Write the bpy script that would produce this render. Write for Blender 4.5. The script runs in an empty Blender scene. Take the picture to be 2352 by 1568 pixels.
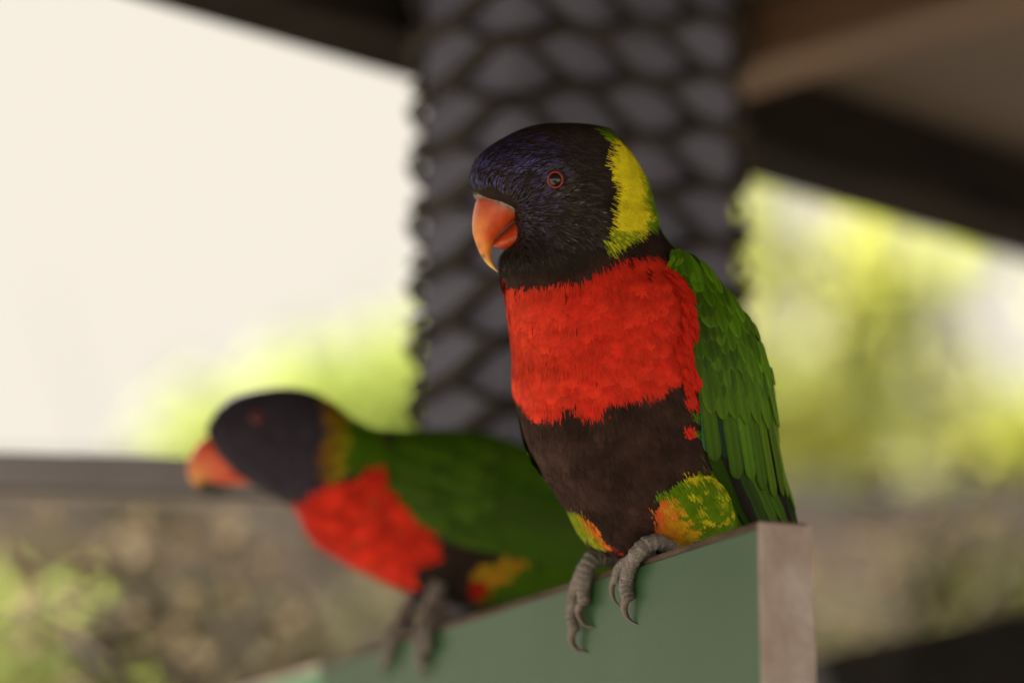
import bpy, math, random
import numpy as np

# ------------------------------------------------------------------ camera, world, sun, exposure
FPX = 6533.0                       # focal length in units of a 2352 x 1568 frame
PITCH = math.radians(13.0)
CAM = np.array((0.0, 0.0, 1.35))
FW = np.array((0.0, math.cos(PITCH), math.sin(PITCH)))
RT = np.array((1.0, 0.0, 0.0))
UP = np.array((0.0, -math.sin(PITCH), math.cos(PITCH)))
EXPOSURE = 2.0
SUN_EL, SUN_HEAD, SUN_STRENGTH = 54.0, -58.0, 5.0      # heading: degrees right of the camera's heading
SKY_CAP = (0.935, 0.862, 0.745)    # overcast-bright cream sky, as displayed

sc = bpy.context.scene
C = sc.collection
cam_d = bpy.data.cameras.new("camera")
cam_d.sensor_width = 36.0
cam_d.lens = FPX / 2352.0 * 36.0
cam_d.clip_start = 0.02
cam_d.clip_end = 2000.0
cam_d.dof.use_dof = True
cam_d.dof.focus_distance = 0.918
cam_d.dof.aperture_fstop = 3.7
cam_d.dof.aperture_blades = 0
cam = bpy.data.objects.new("camera", cam_d)
cam.location = CAM
cam.rotation_euler = (math.pi / 2 + PITCH, 0, 0)
C.objects.link(cam)
sc.camera = cam

world = bpy.data.worlds.new("World")
sc.world = world
world.use_nodes = True
wn = world.node_tree
bg = wn.nodes["Background"]
sky = wn.nodes.new("ShaderNodeTexSky")
sky.sky_type = 'NISHITA'
sky.sun_disc = False
sky.sun_elevation = math.radians(SUN_EL)
sky.sun_rotation = math.radians(SUN_HEAD)
sky.dust_density = 4.0
sky.air_density = 1.0
STR = 0.12
cap = wn.nodes.new("ShaderNodeVectorMath"); cap.operation = 'MINIMUM'
cap.inputs[1].default_value = [c / (2 ** EXPOSURE) / STR for c in SKY_CAP]
wn.links.new(sky.outputs[0], cap.inputs[0])
wn.links.new(cap.outputs[0], bg.inputs[0])
bg.inputs[1].default_value = STR

sun_d = bpy.data.lights.new("sun", 'SUN')
sun_d.energy = SUN_STRENGTH
sun_d.angle = math.radians(0.53)
sun_d.color = (1.0, 0.95, 0.86)
sun = bpy.data.objects.new("sun", sun_d)
C.objects.link(sun)
sun.location = (-6, 8, 12)
from mathutils import Vector
_h, _e = math.radians(SUN_HEAD), math.radians(SUN_EL)
_sd = Vector((math.sin(_h) * math.cos(_e), math.cos(_h) * math.cos(_e), math.sin(_e)))
sun.rotation_euler = (-_sd).to_track_quat('-Z', 'Y').to_euler()

vs = sc.view_settings
vs.view_transform = 'Standard'
vs.look = 'None'
vs.exposure = EXPOSURE
vs.gamma = 1.0
vs.use_curve_mapping = False
sc.cycles.use_denoising = True
sc.cycles.max_bounces = 8
sc.cycles.sample_clamp_indirect = 6.0

random.seed(4)
rng = np.random.default_rng(7)


def P(px, py, d):
    """world point seen at frame position (px, py) at axial distance d metres"""
    return CAM + d * (FW + RT * ((px - 1176.0) / FPX) + UP * ((784.0 - py) / FPX))


# ------------------------------------------------------------------ mesh helpers
def mesh_np(name, verts, tris, mat, parent=None, col=None, uv=None, smooth=True, quads=None):
    verts = np.asarray(verts, dtype=np.float32)
    me = bpy.data.meshes.new(name)
    nt = 0 if tris is None else len(tris)
    nq = 0 if quads is None else len(quads)
    loops = []
    if nt: loops.append(np.asarray(tris, np.int32).ravel())
    if nq: loops.append(np.asarray(quads, np.int32).ravel())
    loops = np.concatenate(loops)
    me.vertices.add(len(verts)); me.vertices.foreach_set("co", verts.ravel())
    me.loops.add(len(loops)); me.loops.foreach_set("vertex_index", loops)
    starts = np.concatenate([np.arange(nt) * 3, nt * 3 + np.arange(nq) * 4]).astype(np.int32)
    tot = np.concatenate([np.full(nt, 3), np.full(nq, 4)]).astype(np.int32)
    me.polygons.add(nt + nq)
    me.polygons.foreach_set("loop_start", starts)
    me.polygons.foreach_set("loop_total", tot)
    if smooth: me.polygons.foreach_set("use_smooth", np.ones(nt + nq, bool))
    if col is not None:
        a = me.color_attributes.new("Col", 'FLOAT_COLOR', 'POINT')
        c4 = np.ones((len(verts), 4), np.float32); c4[:, :3] = col
        a.data.foreach_set("color", c4.ravel())
    if uv is not None:
        l = me.uv_layers.new(name="UVMap")
        l.data.foreach_set("uv", np.asarray(uv, np.float32)[loops].ravel())
    me.update(calc_edges=True)
    me.validate()
    if mat: me.materials.append(mat)
    o = bpy.data.objects.new(name, me)
    C.objects.link(o)
    if parent: o.parent = parent
    return o


def root(name, loc, label, cat, group=None):
    o = bpy.data.objects.new(name, None)
    o.empty_display_size = 0.05
    o.location = loc
    o["label"] = label; o["category"] = cat
    if group: o["group"] = group
    C.objects.link(o)
    return o


def tag(o, label, cat, group=None):
    o["label"] = label; o["category"] = cat
    if group: o["group"] = group
    return o


def box_vf(o, ax, ay, az, bev=0.0):
    """box from corner o along three edge vectors, edges bevelled by bev metres"""
    o = np.array(o, float); A = [np.array(v, float) for v in (ax, ay, az)]
    L = [np.linalg.norm(v) for v in A]; U = [v / l for v, l in zip(A, L)]
    import bmesh
    bm = bmesh.new()
    vv = []
    for k in (0, 1):
        for j in (0, 1):
            for i in (0, 1):
                vv.append(bm.verts.new(o + i * A[0] + j * A[1] + k * A[2]))
    for f in ((0, 2, 3, 1), (4, 5, 7, 6), (0, 1, 5, 4), (2, 6, 7, 3), (0, 4, 6, 2), (1, 3, 7, 5)):
        bm.faces.new([vv[i] for i in f])
    bmesh.ops.recalc_face_normals(bm, faces=bm.faces)
    if bev > 0:
        bmesh.ops.bevel(bm, geom=bm.edges[:], offset=bev, segments=2, profile=0.5, affect='EDGES')
    return bm


def bm_obj(name, bm, mat, parent=None, off=(0, 0, 0), smooth=False):
    import bmesh
    bmesh.ops.translate(bm, verts=bm.verts, vec=Vector([-float(x) for x in off]))
    me = bpy.data.meshes.new(name); bm.to_mesh(me); bm.free()
    me.materials.append(mat)
    if smooth:
        me.polygons.foreach_set("use_smooth", np.ones(len(me.polygons), bool))
    o = bpy.data.objects.new(name, me); C.objects.link(o)
    if parent: o.parent = parent
    return o


def box(name, o, ax, ay, az, mat, parent=None, off=(0, 0, 0), bev=0.0):
    return bm_obj(name, box_vf(o, ax, ay, az, bev), mat, parent, off)


def catmull(K, n):
    """smooth interpolation of key rows K to n rows (centripetal-like, uniform)"""
    K = np.asarray(K, float); m = len(K)
    t = np.linspace(0, m - 1, n); i = np.minimum(t.astype(int), m - 2); f = (t - i)[:, None]
    p0 = K[np.maximum(i - 1, 0)]; p1 = K[i]; p2 = K[i + 1]; p3 = K[np.minimum(i + 2, m - 1)]
    return 0.5 * ((2 * p1) + (-p0 + p2) * f + (2 * p0 - 5 * p1 + 4 * p2 - p3) * f ** 2 + (-p0 + 3 * p1 - 3 * p2 + p3) * f ** 3)


def tube(path, rad, n=12, caps=True):
    """verts, quads, tris of a tube along path (N,3) with radii (N,) """
    path = np.asarray(path, float); rad = np.asarray(rad, float); N = len(path)
    T = np.gradient(path, axis=0); T /= np.linalg.norm(T, axis=1)[:, None] + 1e-12
    ref = np.array((0.3, 0.2, 0.93)); 
    if abs(T[0] @ ref) > 0.9: ref = np.array((1.0, 0, 0))
    a = np.cross(T[0], ref); a /= np.linalg.norm(a)
    th = np.linspace(0, 2 * np.pi, n, endpoint=False)
    V = []
    for k in range(N):
        a = a - (a @ T[k]) * T[k]; a /= np.linalg.norm(a)
        b = np.cross(T[k], a)
        V.append(path[k] + rad[k] * (np.cos(th)[:, None] * a + np.sin(th)[:, None] * b))
    V = np.concatenate(V)
    i, j = np.meshgrid(np.arange(N - 1), np.arange(n), indexing='ij'); i = i.ravel(); j = j.ravel(); j2 = (j + 1) % n
    Q = np.stack([i * n + j, i * n + j2, (i + 1) * n + j2, (i + 1) * n + j], 1)
    Tt = None
    if caps:
        V = np.concatenate([V, path[:1], path[-1:]])
        jj = np.arange(n)
        Tt = np.concatenate([np.stack([(jj + 1) % n, jj, np.full(n, N * n)], 1),
                             np.stack([(N - 1) * n + jj, (N - 1) * n + (jj + 1) % n, np.full(n, N * n + 1)], 1)])
    return V, Q, Tt


def join(parts):
    V, Q, T = [], [], []; o = 0
    for v, q, t in parts:
        V.append(v)
        if q is not None: Q.append(q + o)
        if t is not None: T.append(t + o)
        o += len(v)
    return np.concatenate(V), (np.concatenate(Q) if Q else None), (np.concatenate(T) if T else None)


# ------------------------------------------------------------------ materials
def new_mat(name):
    m = bpy.data.materials.new(name); m.use_nodes = True
    nt = m.node_tree
    return m, nt, nt.nodes["Principled BSDF"]


def noise_mat(name, c1, c2, scale=8.0, rough=0.7, bump=0.0, stretch=(1, 1, 1), spec=0.4, detail=6.0, bscale=None, lo=0.35, hi=0.65):
    m, nt, b = new_mat(name)
    tc = nt.nodes.new("ShaderNodeTexCoord"); mp = nt.nodes.new("ShaderNodeMapping")
    mp.inputs["Scale"].default_value = stretch
    nt.links.new(tc.outputs["Object"], mp.inputs[0])
    nz = nt.nodes.new("ShaderNodeTexNoise"); nz.inputs["Scale"].default_value = scale; nz.inputs["Detail"].default_value = detail
    nt.links.new(mp.outputs[0], nz.inputs["Vector"])
    cr = nt.nodes.new("ShaderNodeValToRGB")
    cr.color_ramp.elements[0].color = (*c1, 1); cr.color_ramp.elements[1].color = (*c2, 1)
    cr.color_ramp.elements[0].position = lo; cr.color_ramp.elements[1].position = hi
    nt.links.new(nz.outputs["Fac"], cr.inputs[0]); nt.links.new(cr.outputs[0], b.inputs["Base Color"])
    b.inputs["Roughness"].default_value = rough; b.inputs["Specular IOR Level"].default_value = spec
    if bump:
        bp = nt.nodes.new("ShaderNodeBump"); bp.inputs["Strength"].default_value = bump; bp.inputs["Distance"].default_value = 0.002
        if bscale:
            n2 = nt.nodes.new("ShaderNodeTexNoise"); n2.inputs["Scale"].default_value = bscale; n2.inputs["Detail"].default_value = 4
            nt.links.new(mp.outputs[0], n2.inputs["Vector"]); nt.links.new(n2.outputs["Fac"], bp.inputs["Height"])
        else:
            nt.links.new(nz.outputs["Fac"], bp.inputs["Height"])
        nt.links.new(bp.outputs[0], b.inputs["Normal"])
    return m


def plumage_mat(name, rough=0.7, sheen=0.0, spec=0.08):
    m, nt, b = new_mat(name)
    at = nt.nodes.new("ShaderNodeAttribute"); at.attribute_name = "Col"
    tc = nt.nodes.new("ShaderNodeTexCoord")
    nz = nt.nodes.new("ShaderNodeTexNoise"); nz.inputs["Scale"].default_value = 260.0; nz.inputs["Detail"].default_value = 5
    nt.links.new(tc.outputs["Object"], nz.inputs["Vector"])
    mr = nt.nodes.new("ShaderNodeMapRange"); mr.inputs[1].default_value = 0.3; mr.inputs[2].default_value = 0.7
    mr.inputs[3].default_value = 0.82; mr.inputs[4].default_value = 1.12
    nt.links.new(nz.outputs["Fac"], mr.inputs[0])
    mx = nt.nodes.new("ShaderNodeVectorMath"); mx.operation = 'SCALE'
    nt.links.new(at.outputs["Color"], mx.inputs[0]); nt.links.new(mr.outputs[0], mx.inputs["Scale"])
    nt.links.new(mx.outputs[0], b.inputs["Base Color"])
    b.inputs["Roughness"].default_value = rough
    b.inputs["Specular IOR Level"].default_value = spec
    b.inputs["Sheen Weight"].default_value = sheen
    b.inputs["Sheen Roughness"].default_value = 0.4
    return m


def vane_mat(name):
    m, nt, b = new_mat(name)
    at = nt.nodes.new("ShaderNodeAttribute"); at.attribute_name = "Col"
    uv = nt.nodes.new("ShaderNodeUVMap"); uv.uv_map = "UVMap"
    sp = nt.nodes.new("ShaderNodeSeparateXYZ"); nt.links.new(uv.outputs[0], sp.inputs[0])
    ab = nt.nodes.new("ShaderNodeMath"); ab.operation = 'ABSOLUTE'; nt.links.new(sp.outputs[0], ab.inputs[0])
    # barbs run forward and outward from the shaft
    sub = nt.nodes.new("ShaderNodeMath"); sub.operation = 'SUBTRACT'
    nt.links.new(sp.outputs[1], sub.inputs[0]); nt.links.new(ab.outputs[0], sub.inputs[1])
    cb = nt.nodes.new("ShaderNodeCombineXYZ"); nt.links.new(sub.outputs[0], cb.inputs[0]); nt.links.new(ab.outputs[0], cb.inputs[1])
    mp = nt.nodes.new("ShaderNodeMapping"); mp.inputs["Scale"].default_value = (3000, 160, 1)
    nt.links.new(cb.outputs[0], mp.inputs[0])
    nz = nt.nodes.new("ShaderNodeTexNoise"); nz.inputs["Scale"].default_value = 1.0; nz.inputs["Detail"].default_value = 3
    nt.links.new(mp.outputs[0], nz.inputs["Vector"])
    mr = nt.nodes.new("ShaderNodeMapRange"); mr.inputs[1].default_value = 0.3; mr.inputs[2].default_value = 0.7
    mr.inputs[3].default_value = 0.72; mr.inputs[4].default_value = 1.2
    nt.links.new(nz.outputs["Fac"], mr.inputs[0])
    mx = nt.nodes.new("ShaderNodeVectorMath"); mx.operation = 'SCALE'
    nt.links.new(at.outputs["Color"], mx.inputs[0]); nt.links.new(mr.outputs[0], mx.inputs["Scale"])
    nt.links.new(mx.outputs[0], b.inputs["Base Color"])
    b.inputs["Roughness"].default_value = 0.5
    b.inputs["Specular IOR Level"].default_value = 0.14
    bp = nt.nodes.new("ShaderNodeBump"); bp.inputs["Strength"].default_value = 0.25; bp.inputs["Distance"].default_value = 0.0006
    nt.links.new(nz.outputs["Fac"], bp.inputs["Height"]); nt.links.new(bp.outputs[0], b.inputs["Normal"])
    return m


def attr_mat(name, rough, spec=0.5, sss=0.0, bump=0.0, bscale=400):
    m, nt, b = new_mat(name)
    at = nt.nodes.new("ShaderNodeAttribute"); at.attribute_name = "Col"
    tc = nt.nodes.new("ShaderNodeTexCoord")
    nz = nt.nodes.new("ShaderNodeTexNoise"); nz.inputs["Scale"].default_value = bscale; nz.inputs["Detail"].default_value = 4
    nt.links.new(tc.outputs["Object"], nz.inputs["Vector"])
    mr = nt.nodes.new("ShaderNodeMapRange"); mr.inputs[1].default_value = 0.3; mr.inputs[2].default_value = 0.7
    mr.inputs[3].default_value = 0.88; mr.inputs[4].default_value = 1.1
    nt.links.new(nz.outputs["Fac"], mr.inputs[0])
    mx = nt.nodes.new("ShaderNodeVectorMath"); mx.operation = 'SCALE'
    nt.links.new(at.outputs["Color"], mx.inputs[0]); nt.links.new(mr.outputs[0], mx.inputs["Scale"])
    nt.links.new(mx.outputs[0], b.inputs["Base Color"])
    b.inputs["Roughness"].default_value = rough; b.inputs["Specular IOR Level"].default_value = spec
    if sss:
        b.inputs["Subsurface Weight"].default_value = sss
        b.inputs["Subsurface Radius"].default_value = (0.003, 0.0012, 0.0006)
        b.inputs["Subsurface Scale"].default_value = 1.0
    if bump:
        bp = nt.nodes.new("ShaderNodeBump"); bp.inputs["Strength"].default_value = bump; bp.inputs["Distance"].default_value = 0.0004
        nt.links.new(nz.outputs["Fac"], bp.inputs["Height"]); nt.links.new(bp.outputs[0], b.inputs["Normal"])
    return m


def toe_mat():
    m, nt, b = new_mat("scaly_toe_skin")
    tc = nt.nodes.new("ShaderNodeTexCoord")
    vo = nt.nodes.new("ShaderNodeTexVoronoi"); vo.feature = 'DISTANCE_TO_EDGE'; vo.inputs["Scale"].default_value = 1000.0
    nt.links.new(tc.outputs["Object"], vo.inputs["Vector"])
    cr = nt.nodes.new("ShaderNodeValToRGB")
    cr.color_ramp.elements[0].color = (0.27, 0.235, 0.21, 1); cr.color_ramp.elements[0].position = 0.0
    cr.color_ramp.elements[1].color = (0.155, 0.136, 0.128, 1); cr.color_ramp.elements[1].position = 0.16
    nt.links.new(vo.outputs["Distance"], cr.inputs[0])
    nz = nt.nodes.new("ShaderNodeTexNoise"); nz.inputs["Scale"].default_value = 260; nz.inputs["Detail"].default_value = 4
    nt.links.new(tc.outputs["Object"], nz.inputs["Vector"])
    mr = nt.nodes.new("ShaderNodeMapRange"); mr.inputs[1].default_value = 0.3; mr.inputs[2].default_value = 0.7
    mr.inputs[3].default_value = 0.65; mr.inputs[4].default_value = 1.25
    nt.links.new(nz.outputs["Fac"], mr.inputs[0])
    mx = nt.nodes.new("ShaderNodeVectorMath"); mx.operation = 'SCALE'
    nt.links.new(cr.outputs[0], mx.inputs[0]); nt.links.new(mr.outputs[0], mx.inputs["Scale"])
    nt.links.new(mx.outputs[0], b.inputs["Base Color"])
    b.inputs["Roughness"].default_value = 0.6; b.inputs["Specular IOR Level"].default_value = 0.4
    bp = nt.nodes.new("ShaderNodeBump"); bp.inputs["Strength"].default_value = 0.6; bp.inputs["Distance"].default_value = 0.0005
    nt.links.new(vo.outputs["Distance"], bp.inputs["Height"]); nt.links.new(bp.outputs[0], b.inputs["Normal"])
    return m


def leaf_mat(name, c1, c2, trans=0.5, tcol=None):
    m = bpy.data.materials.new(name); m.use_nodes = True
    nt = m.node_tree
    for n in list(nt.nodes): nt.nodes.remove(n)
    out = nt.nodes.new("ShaderNodeOutputMaterial")
    tc = nt.nodes.new("ShaderNodeTexCoord")
    nz = nt.nodes.new("ShaderNodeTexNoise"); nz.inputs["Scale"].default_value = 3.0; nz.inputs["Detail"].default_value = 4
    nt.links.new(tc.outputs["Object"], nz.inputs["Vector"])
    cr = nt.nodes.new("ShaderNodeValToRGB")
    cr.color_ramp.elements[0].color = (*c1, 1); cr.color_ramp.elements[1].color = (*c2, 1)
    cr.color_ramp.elements[0].position = 0.35; cr.color_ramp.elements[1].position = 0.65
    nt.links.new(nz.outputs["Fac"], cr.inputs[0])
    d = nt.nodes.new("ShaderNodeBsdfDiffuse"); t = nt.nodes.new("ShaderNodeBsdfTranslucent")
    nt.links.new(cr.outputs[0], d.inputs[0]); nt.links.new(cr.outputs[0], t.inputs[0])
    if tcol:                       # light shining through thin leaves is yellower and stronger than what they reflect
        hs = nt.nodes.new("ShaderNodeMix"); hs.data_type = 'RGBA'; hs.blend_type = 'MULTIPLY'; hs.inputs[0].default_value = 1.0
        nt.links.new(cr.outputs[0], hs.inputs[6]); hs.inputs[7].default_value = (*tcol, 1)
        nt.links.new(hs.outputs[2], t.inputs[0])
    mx = nt.nodes.new("ShaderNodeMixShader"); mx.inputs[0].default_value = trans
    nt.links.new(d.outputs[0], mx.inputs[1]); nt.links.new(t.outputs[0], mx.inputs[2])
    nt.links.new(mx.outputs[0], out.inputs[0])
    return m


M = {}
M['plumage'] = plumage_mat("soft_plumage")
M['hackle'] = plumage_mat("glossy_head_plumage", 0.5, 0.0, 0.22)
M['vane'] = vane_mat("green_feather_vane")
M['beak'] = attr_mat("waxy_orange_beak", 0.3, 0.5, 0.25, 0.06, 500)
M['cere'] = noise_mat("cere_skin", (0.11, 0.08, 0.062), (0.30, 0.225, 0.18), 600, 0.6, 0.4)
M['eyelid'] = noise_mat("dark_eyelid_skin", (0.016, 0.012, 0.010), (0.04, 0.03, 0.026), 900, 0.7, spec=0.15)
M['toe'] = toe_mat()
M['claw'] = attr_mat("horn_claw", 0.35, 0.5)
M['eye_dark'] = noise_mat("eye_iris_dark", (0.008, 0.006, 0.005), (0.016, 0.011, 0.009), 900, 0.06, 0, spec=0.7)
M['eye_red'] = noise_mat("eye_ring_red", (0.20, 0.014, 0.014), (0.34, 0.03, 0.03), 1500, 0.4)
M['eye_black'] = noise_mat("pupil_black", (0.002, 0.002, 0.002), (0.004, 0.004, 0.004), 100, 0.04, 0, spec=0.8)
M['green_lam'] = noise_mat("green_laminate", (0.030, 0.088, 0.034), (0.044, 0.108, 0.046), 9, 0.36, 0.04, bscale=600, spec=0.5)
M['raw_wood'] = noise_mat("raw_board_edge", (0.095, 0.056, 0.042), (0.17, 0.11, 0.085), 60, 0.8, 0.5, (1, 1, 6), bscale=500)
M['end_grain'] = noise_mat("pale_board_end", (0.34, 0.25, 0.22), (0.46, 0.38, 0.36), 90, 0.7, 0.5, (1, 1, 0.6), bscale=420)
M['post'] = noise_mat("grey_blue_painted_post", (0.110, 0.110, 0.158), (0.15, 0.148, 0.21), 14, 0.6, 0.2, bscale=90)
M['wire'] = noise_mat("dark_weathered_mesh", (0.022, 0.019, 0.014), (0.040, 0.034, 0.026), 30, 0.6, 0.2, spec=0.2)
M['beam'] = noise_mat("dark_stained_beam", (0.010, 0.008, 0.006), (0.02, 0.016, 0.012), 12, 0.8, 0.2, (1, 1, 5), spec=0.06)
M['ceiling'] = noise_mat("brown_plywood_ceiling", (0.062, 0.043, 0.030), (0.095, 0.065, 0.045), 5, 0.75, 0.1)
M['rafter'] = noise_mat("orange_timber", (0.105, 0.058, 0.032), (0.14, 0.078, 0.042), 9, 0.7, 0.2, (1, 1, 4))
M['roofing'] = noise_mat("roof_sheet", (0.25, 0.24, 0.22), (0.32, 0.31, 0.29), 4, 0.5)
M['dark_rail'] = noise_mat("black_stained_timber", (0.012, 0.011, 0.009), (0.024, 0.021, 0.017), 15, 0.8, 0.2, spec=0.06)
M['ground'] = noise_mat("pale_dusty_concrete", (0.17, 0.145, 0.115), (0.25, 0.22, 0.18), 1.4, 0.9, 0.2, bscale=25)
M['wall'] = noise_mat("mauve_brown_render", (0.36, 0.28, 0.25), (0.50, 0.42, 0.39), 1.6, 0.85, 0.2)
M['fascia'] = noise_mat("weathered_grey_fascia", (0.15, 0.128, 0.125), (0.20, 0.175, 0.17), 2.2, 0.7)
M['grey_rail'] = noise_mat("grey_painted_metal", (0.22, 0.205, 0.225), (0.28, 0.26, 0.285), 20, 0.5, 0.05, spec=0.2)
M['bracket'] = noise_mat("dark_green_bracket", (0.03, 0.036, 0.028), (0.05, 0.055, 0.045), 6, 0.6)
M['rail_pale'] = noise_mat("pale_rail", (0.28, 0.235, 0.21), (0.36, 0.31, 0.28), 4, 0.7)
M['bark'] = noise_mat("grey_bark", (0.12, 0.095, 0.07), (0.26, 0.22, 0.18), 14, 0.9, 0.6, (1, 1, 0.3))
M['twig'] = noise_mat("olive_twig", (0.05, 0.04, 0.022), (0.10, 0.08, 0.05), 14, 0.9)
M['leaf_bright'] = leaf_mat("yellow_green_leaves", (0.088, 0.108, 0.020), (0.108, 0.12, 0.03), 0.66, (4.8, 4.8, 5.6))
M['leaf_thin'] = leaf_mat("thin_backlit_leaves", (0.088, 0.104, 0.020), (0.112, 0.118, 0.028), 0.72, (6.4, 6.0, 6.0))
M['leaf_shrub'] = leaf_mat("shrub_leaves", (0.07, 0.085, 0.014), (0.11, 0.115, 0.03), 0.5, (1.6, 1.6, 1.5))
M['leaf_dead'] = leaf_mat("brown_dry_leaves", (0.07, 0.05, 0.03), (0.12, 0.095, 0.06), 0.4, (2, 1.9, 1.8))
M['leaf_dry'] = leaf_mat("dry_pale_leaves", (0.10, 0.092, 0.05), (0.12, 0.115, 0.07), 0.5, (2.4, 2.3, 2.2))


# ------------------------------------------------------------------ ground
g = mesh_np("ground", [(-600, -600, 0), (600, -600, 0), (600, 600, 0), (-600, 600, 0)], None, M['ground'], quads=[(0, 1, 2, 3)], smooth=False)
g["kind"] = "structure"


def head_dir(deg):
    a = math.radians(deg)
    return np.array((math.sin(a), math.cos(a), 0.0))


Z = np.array((0, 0, 1.0))

# ------------------------------------------------------------------ low building behind
bh = head_dir(86.0); bn = head_dir(-4.0)            # along the wall, and away from the camera
bA = P(0, 1072, 8.0)                                  # a point on the fascia's top edge
fz = bA[2]
b0 = np.array((bA[0], bA[1], 0)) - bh * 5.0
bld = root("low_building", b0, "low mauve-brown building with grey fascia board behind the shrubs", "building")
LEN = 15.0
box("wall", b0 + bn * 0.22, bh * LEN, bn * 3.0, Z * (fz - 0.03), M['wall'], bld, b0)
box("fascia", b0 + Z * (fz - 0.125), bh * LEN, bn * 0.03, Z * 0.125, M['fascia'], bld, b0, 0.004)
box("soffit", b0 + bn * 0.032 + Z * (fz - 0.128), bh * LEN, bn * 0.20, Z * 0.02, M['rail_pale'], bld, b0)
box("roof", b0 + bn * 0.032 + Z * (fz - 0.028), bh * LEN, bn * 3.4, Z * 0.028, M['roofing'], bld, b0)
box("gutter", b0 - bn * 0.05 + Z * (fz - 0.155), bh * LEN, bn * 0.047, Z * 0.035, M['rail_pale'], bld, b0, 0.006)
for dx, w in ((5.30, 0.09), (5.46, 0.06), (7.42, 0.07), (7.74, 0.05)):
    box("bracket", b0 - bn * 0.055 + bh * dx + Z * (fz - 0.135), bh * w, bn * 0.05, Z * 0.13, M['bracket'], bld, b0, 0.004)
for dz in (0.36, 0.62):
    box("rail", b0 + bn * 0.185 + bh * 0.2 + Z * (fz - dz), bh * (LEN - 0.4), bn * 0.034, Z * 0.05, M['rail_pale'], bld, b0, 0.004)
for dx in (4.2, 5.9, 8.15, 10.0):
    box("pilaster", b0 + bn * 0.13 + bh * dx, bh * 0.10, bn * 0.09, Z * (fz - 0.135), M['fascia'], bld, b0, 0.005)


# ------------------------------------------------------------------ trees and shrubs
def leaf_cloud(clumps, size, seed):
    r = np.random.default_rng(seed)
    ce, ra = [], []
    for c, rad, n in clumps:
        v = r.normal(size=(n, 3)); v /= np.linalg.norm(v, axis=1)[:, None]
        v *= (r.random(n) ** 0.45)[:, None] * rad * np.array((1, 1, 0.8))
        v += 0.15 * rad * r.normal(size=(n, 3))
        ce.append(c + v)
    ce = np.concatenate(ce); n = len(ce)
    f = r.normal(size=(n, 3)); f[:, 2] -= 0.5; f /= np.linalg.norm(f, axis=1)[:, None]
    u = r.normal(size=(n, 3)); s = np.cross(f, u); s /= np.linalg.norm(s, axis=1)[:, None]
    k = np.cross(s, f)
    L = size * (0.7 + 0.6 * r.random(n))[:, None]; W = L * 0.28
    V = np.stack([ce, ce + f * L * .45 + s * W + k * L * .05, ce + f * L * .5 - k * L * .06, ce + f * L * .45 - s * W + k * L * .05, ce + f * L - k * L * .1], 1).reshape(-1, 3)
    o = np.arange(n)[:, None] * 5
    T = np.concatenate([o + np.array([(0, 1, 2)]), o + np.array([(0, 2, 3)]), o + np.array([(1, 4, 2)]), o + np.array([(2, 4, 3)])])
    return V, T


def limb(a, b, r0, r1, wob, r, n=9):
    t = np.linspace(0, 1, n)[:, None]
    p = a + (b - a) * t
    w = r.normal(size=(n, 3)) * wob; w[0] = 0; w[-1] = 0
    p = p + w * np.sin(np.pi * t)
    return tube(p, np.linspace(r0, r1, n), 8)


def tree(name, base, fork, clumps, size, leafmat, barkmat, label, cat, seed, r0=0.07, group=None, crown="crown", dens=0.45):
    r = np.random.default_rng(seed)
    base = np.array(base, float); fork = np.array(fork, float)
    t = root(name, base, label, cat, group)
    parts = [limb(base, fork, r0, r0 * 0.6, 0.03 * np.linalg.norm(fork - base), r, 12)]
    tops = [c for c, _, _ in clumps]
    for c in tops:
        parts.append(limb(fork, c, r0 * 0.42, r0 * 0.12, 0.05 * np.linalg.norm(c - fork), r))
        for _ in range(3):
            e = c + r.normal(size=3) * 0.28
            parts.append(limb(fork + (c - fork) * 0.7, e, r0 * 0.15, r0 * 0.05, 0.03, r, 5))
    V, Q, T = join(parts)
    mesh_np("trunk", V - base, T, barkmat, t, quads=Q)
    V, T = leaf_cloud([(c, r_, int(n * dens)) for c, r_, n in clumps], size, seed + 1)
    mesh_np(crown, V - base, T, leafmat, t, smooth=False)
    return t


def G(px, d):          # ground point straight below frame column px at distance d
    p = P(px, 784, d); return np.array((p[0], p[1], 0.0))


# tree behind the roof on the open side: top of its crown shows under the cream sky
d = 12.0
cl = [(P(x, y, dd), r, n) for x, y, dd, r, n in (
    (900, 900, 12.0, 0.34, 700), (760, 930, 12.2, 0.32, 650), (620, 990, 11.8, 0.30, 600), (480, 1000, 12.3, 0.26, 480),
    (850, 1060, 12.0, 0.45, 800), (650, 1120, 12.2, 0.45, 800), (960, 990, 12.4, 0.4, 700), (680, 860, 12.4, 0.20, 220),
    (930, 790, 12.6, 0.16, 150), (1060, 900, 12.5, 0.45, 700), (1200, 860, 12.6, 0.5, 700), (430, 1090, 12.2, 0.3, 500))]
tree("garden_tree", G(850, 12.2), P(830, 1250, 12.2), cl, 0.10, M['leaf_bright'], M['bark'],
     "rounded yellow-green tree crown under the pale sky behind the crouching parrot", "tree", 11)
cl = [(P(x, y, dd), r, n) for x, y, dd, r, n in (
    (1690, 470, 13, 0.16, 260), (1700, 620, 13, 0.18, 300), (1700, 800, 13.2, 0.20, 320), (1840, 640, 13.1, 0.13, 150), (1985, 520, 13.3, 0.18, 280), (2010, 660, 13.0, 0.2, 340),
    (2000, 800, 13.2, 0.22, 380), (1960, 920, 13.0, 0.24, 420), (1800, 930, 13.1, 0.22, 380), (1880, 1010, 13.0, 0.26, 480), (1720, 1010, 13.2, 0.26, 420), (2050, 1010, 13.1, 0.26, 420),
    (1580, 960, 13.1, 0.3, 300), (1860, 1110, 13.2, 0.3, 350))]
cl = [(c, r_ * 1.25, n) for c, r_, n in cl]
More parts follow.
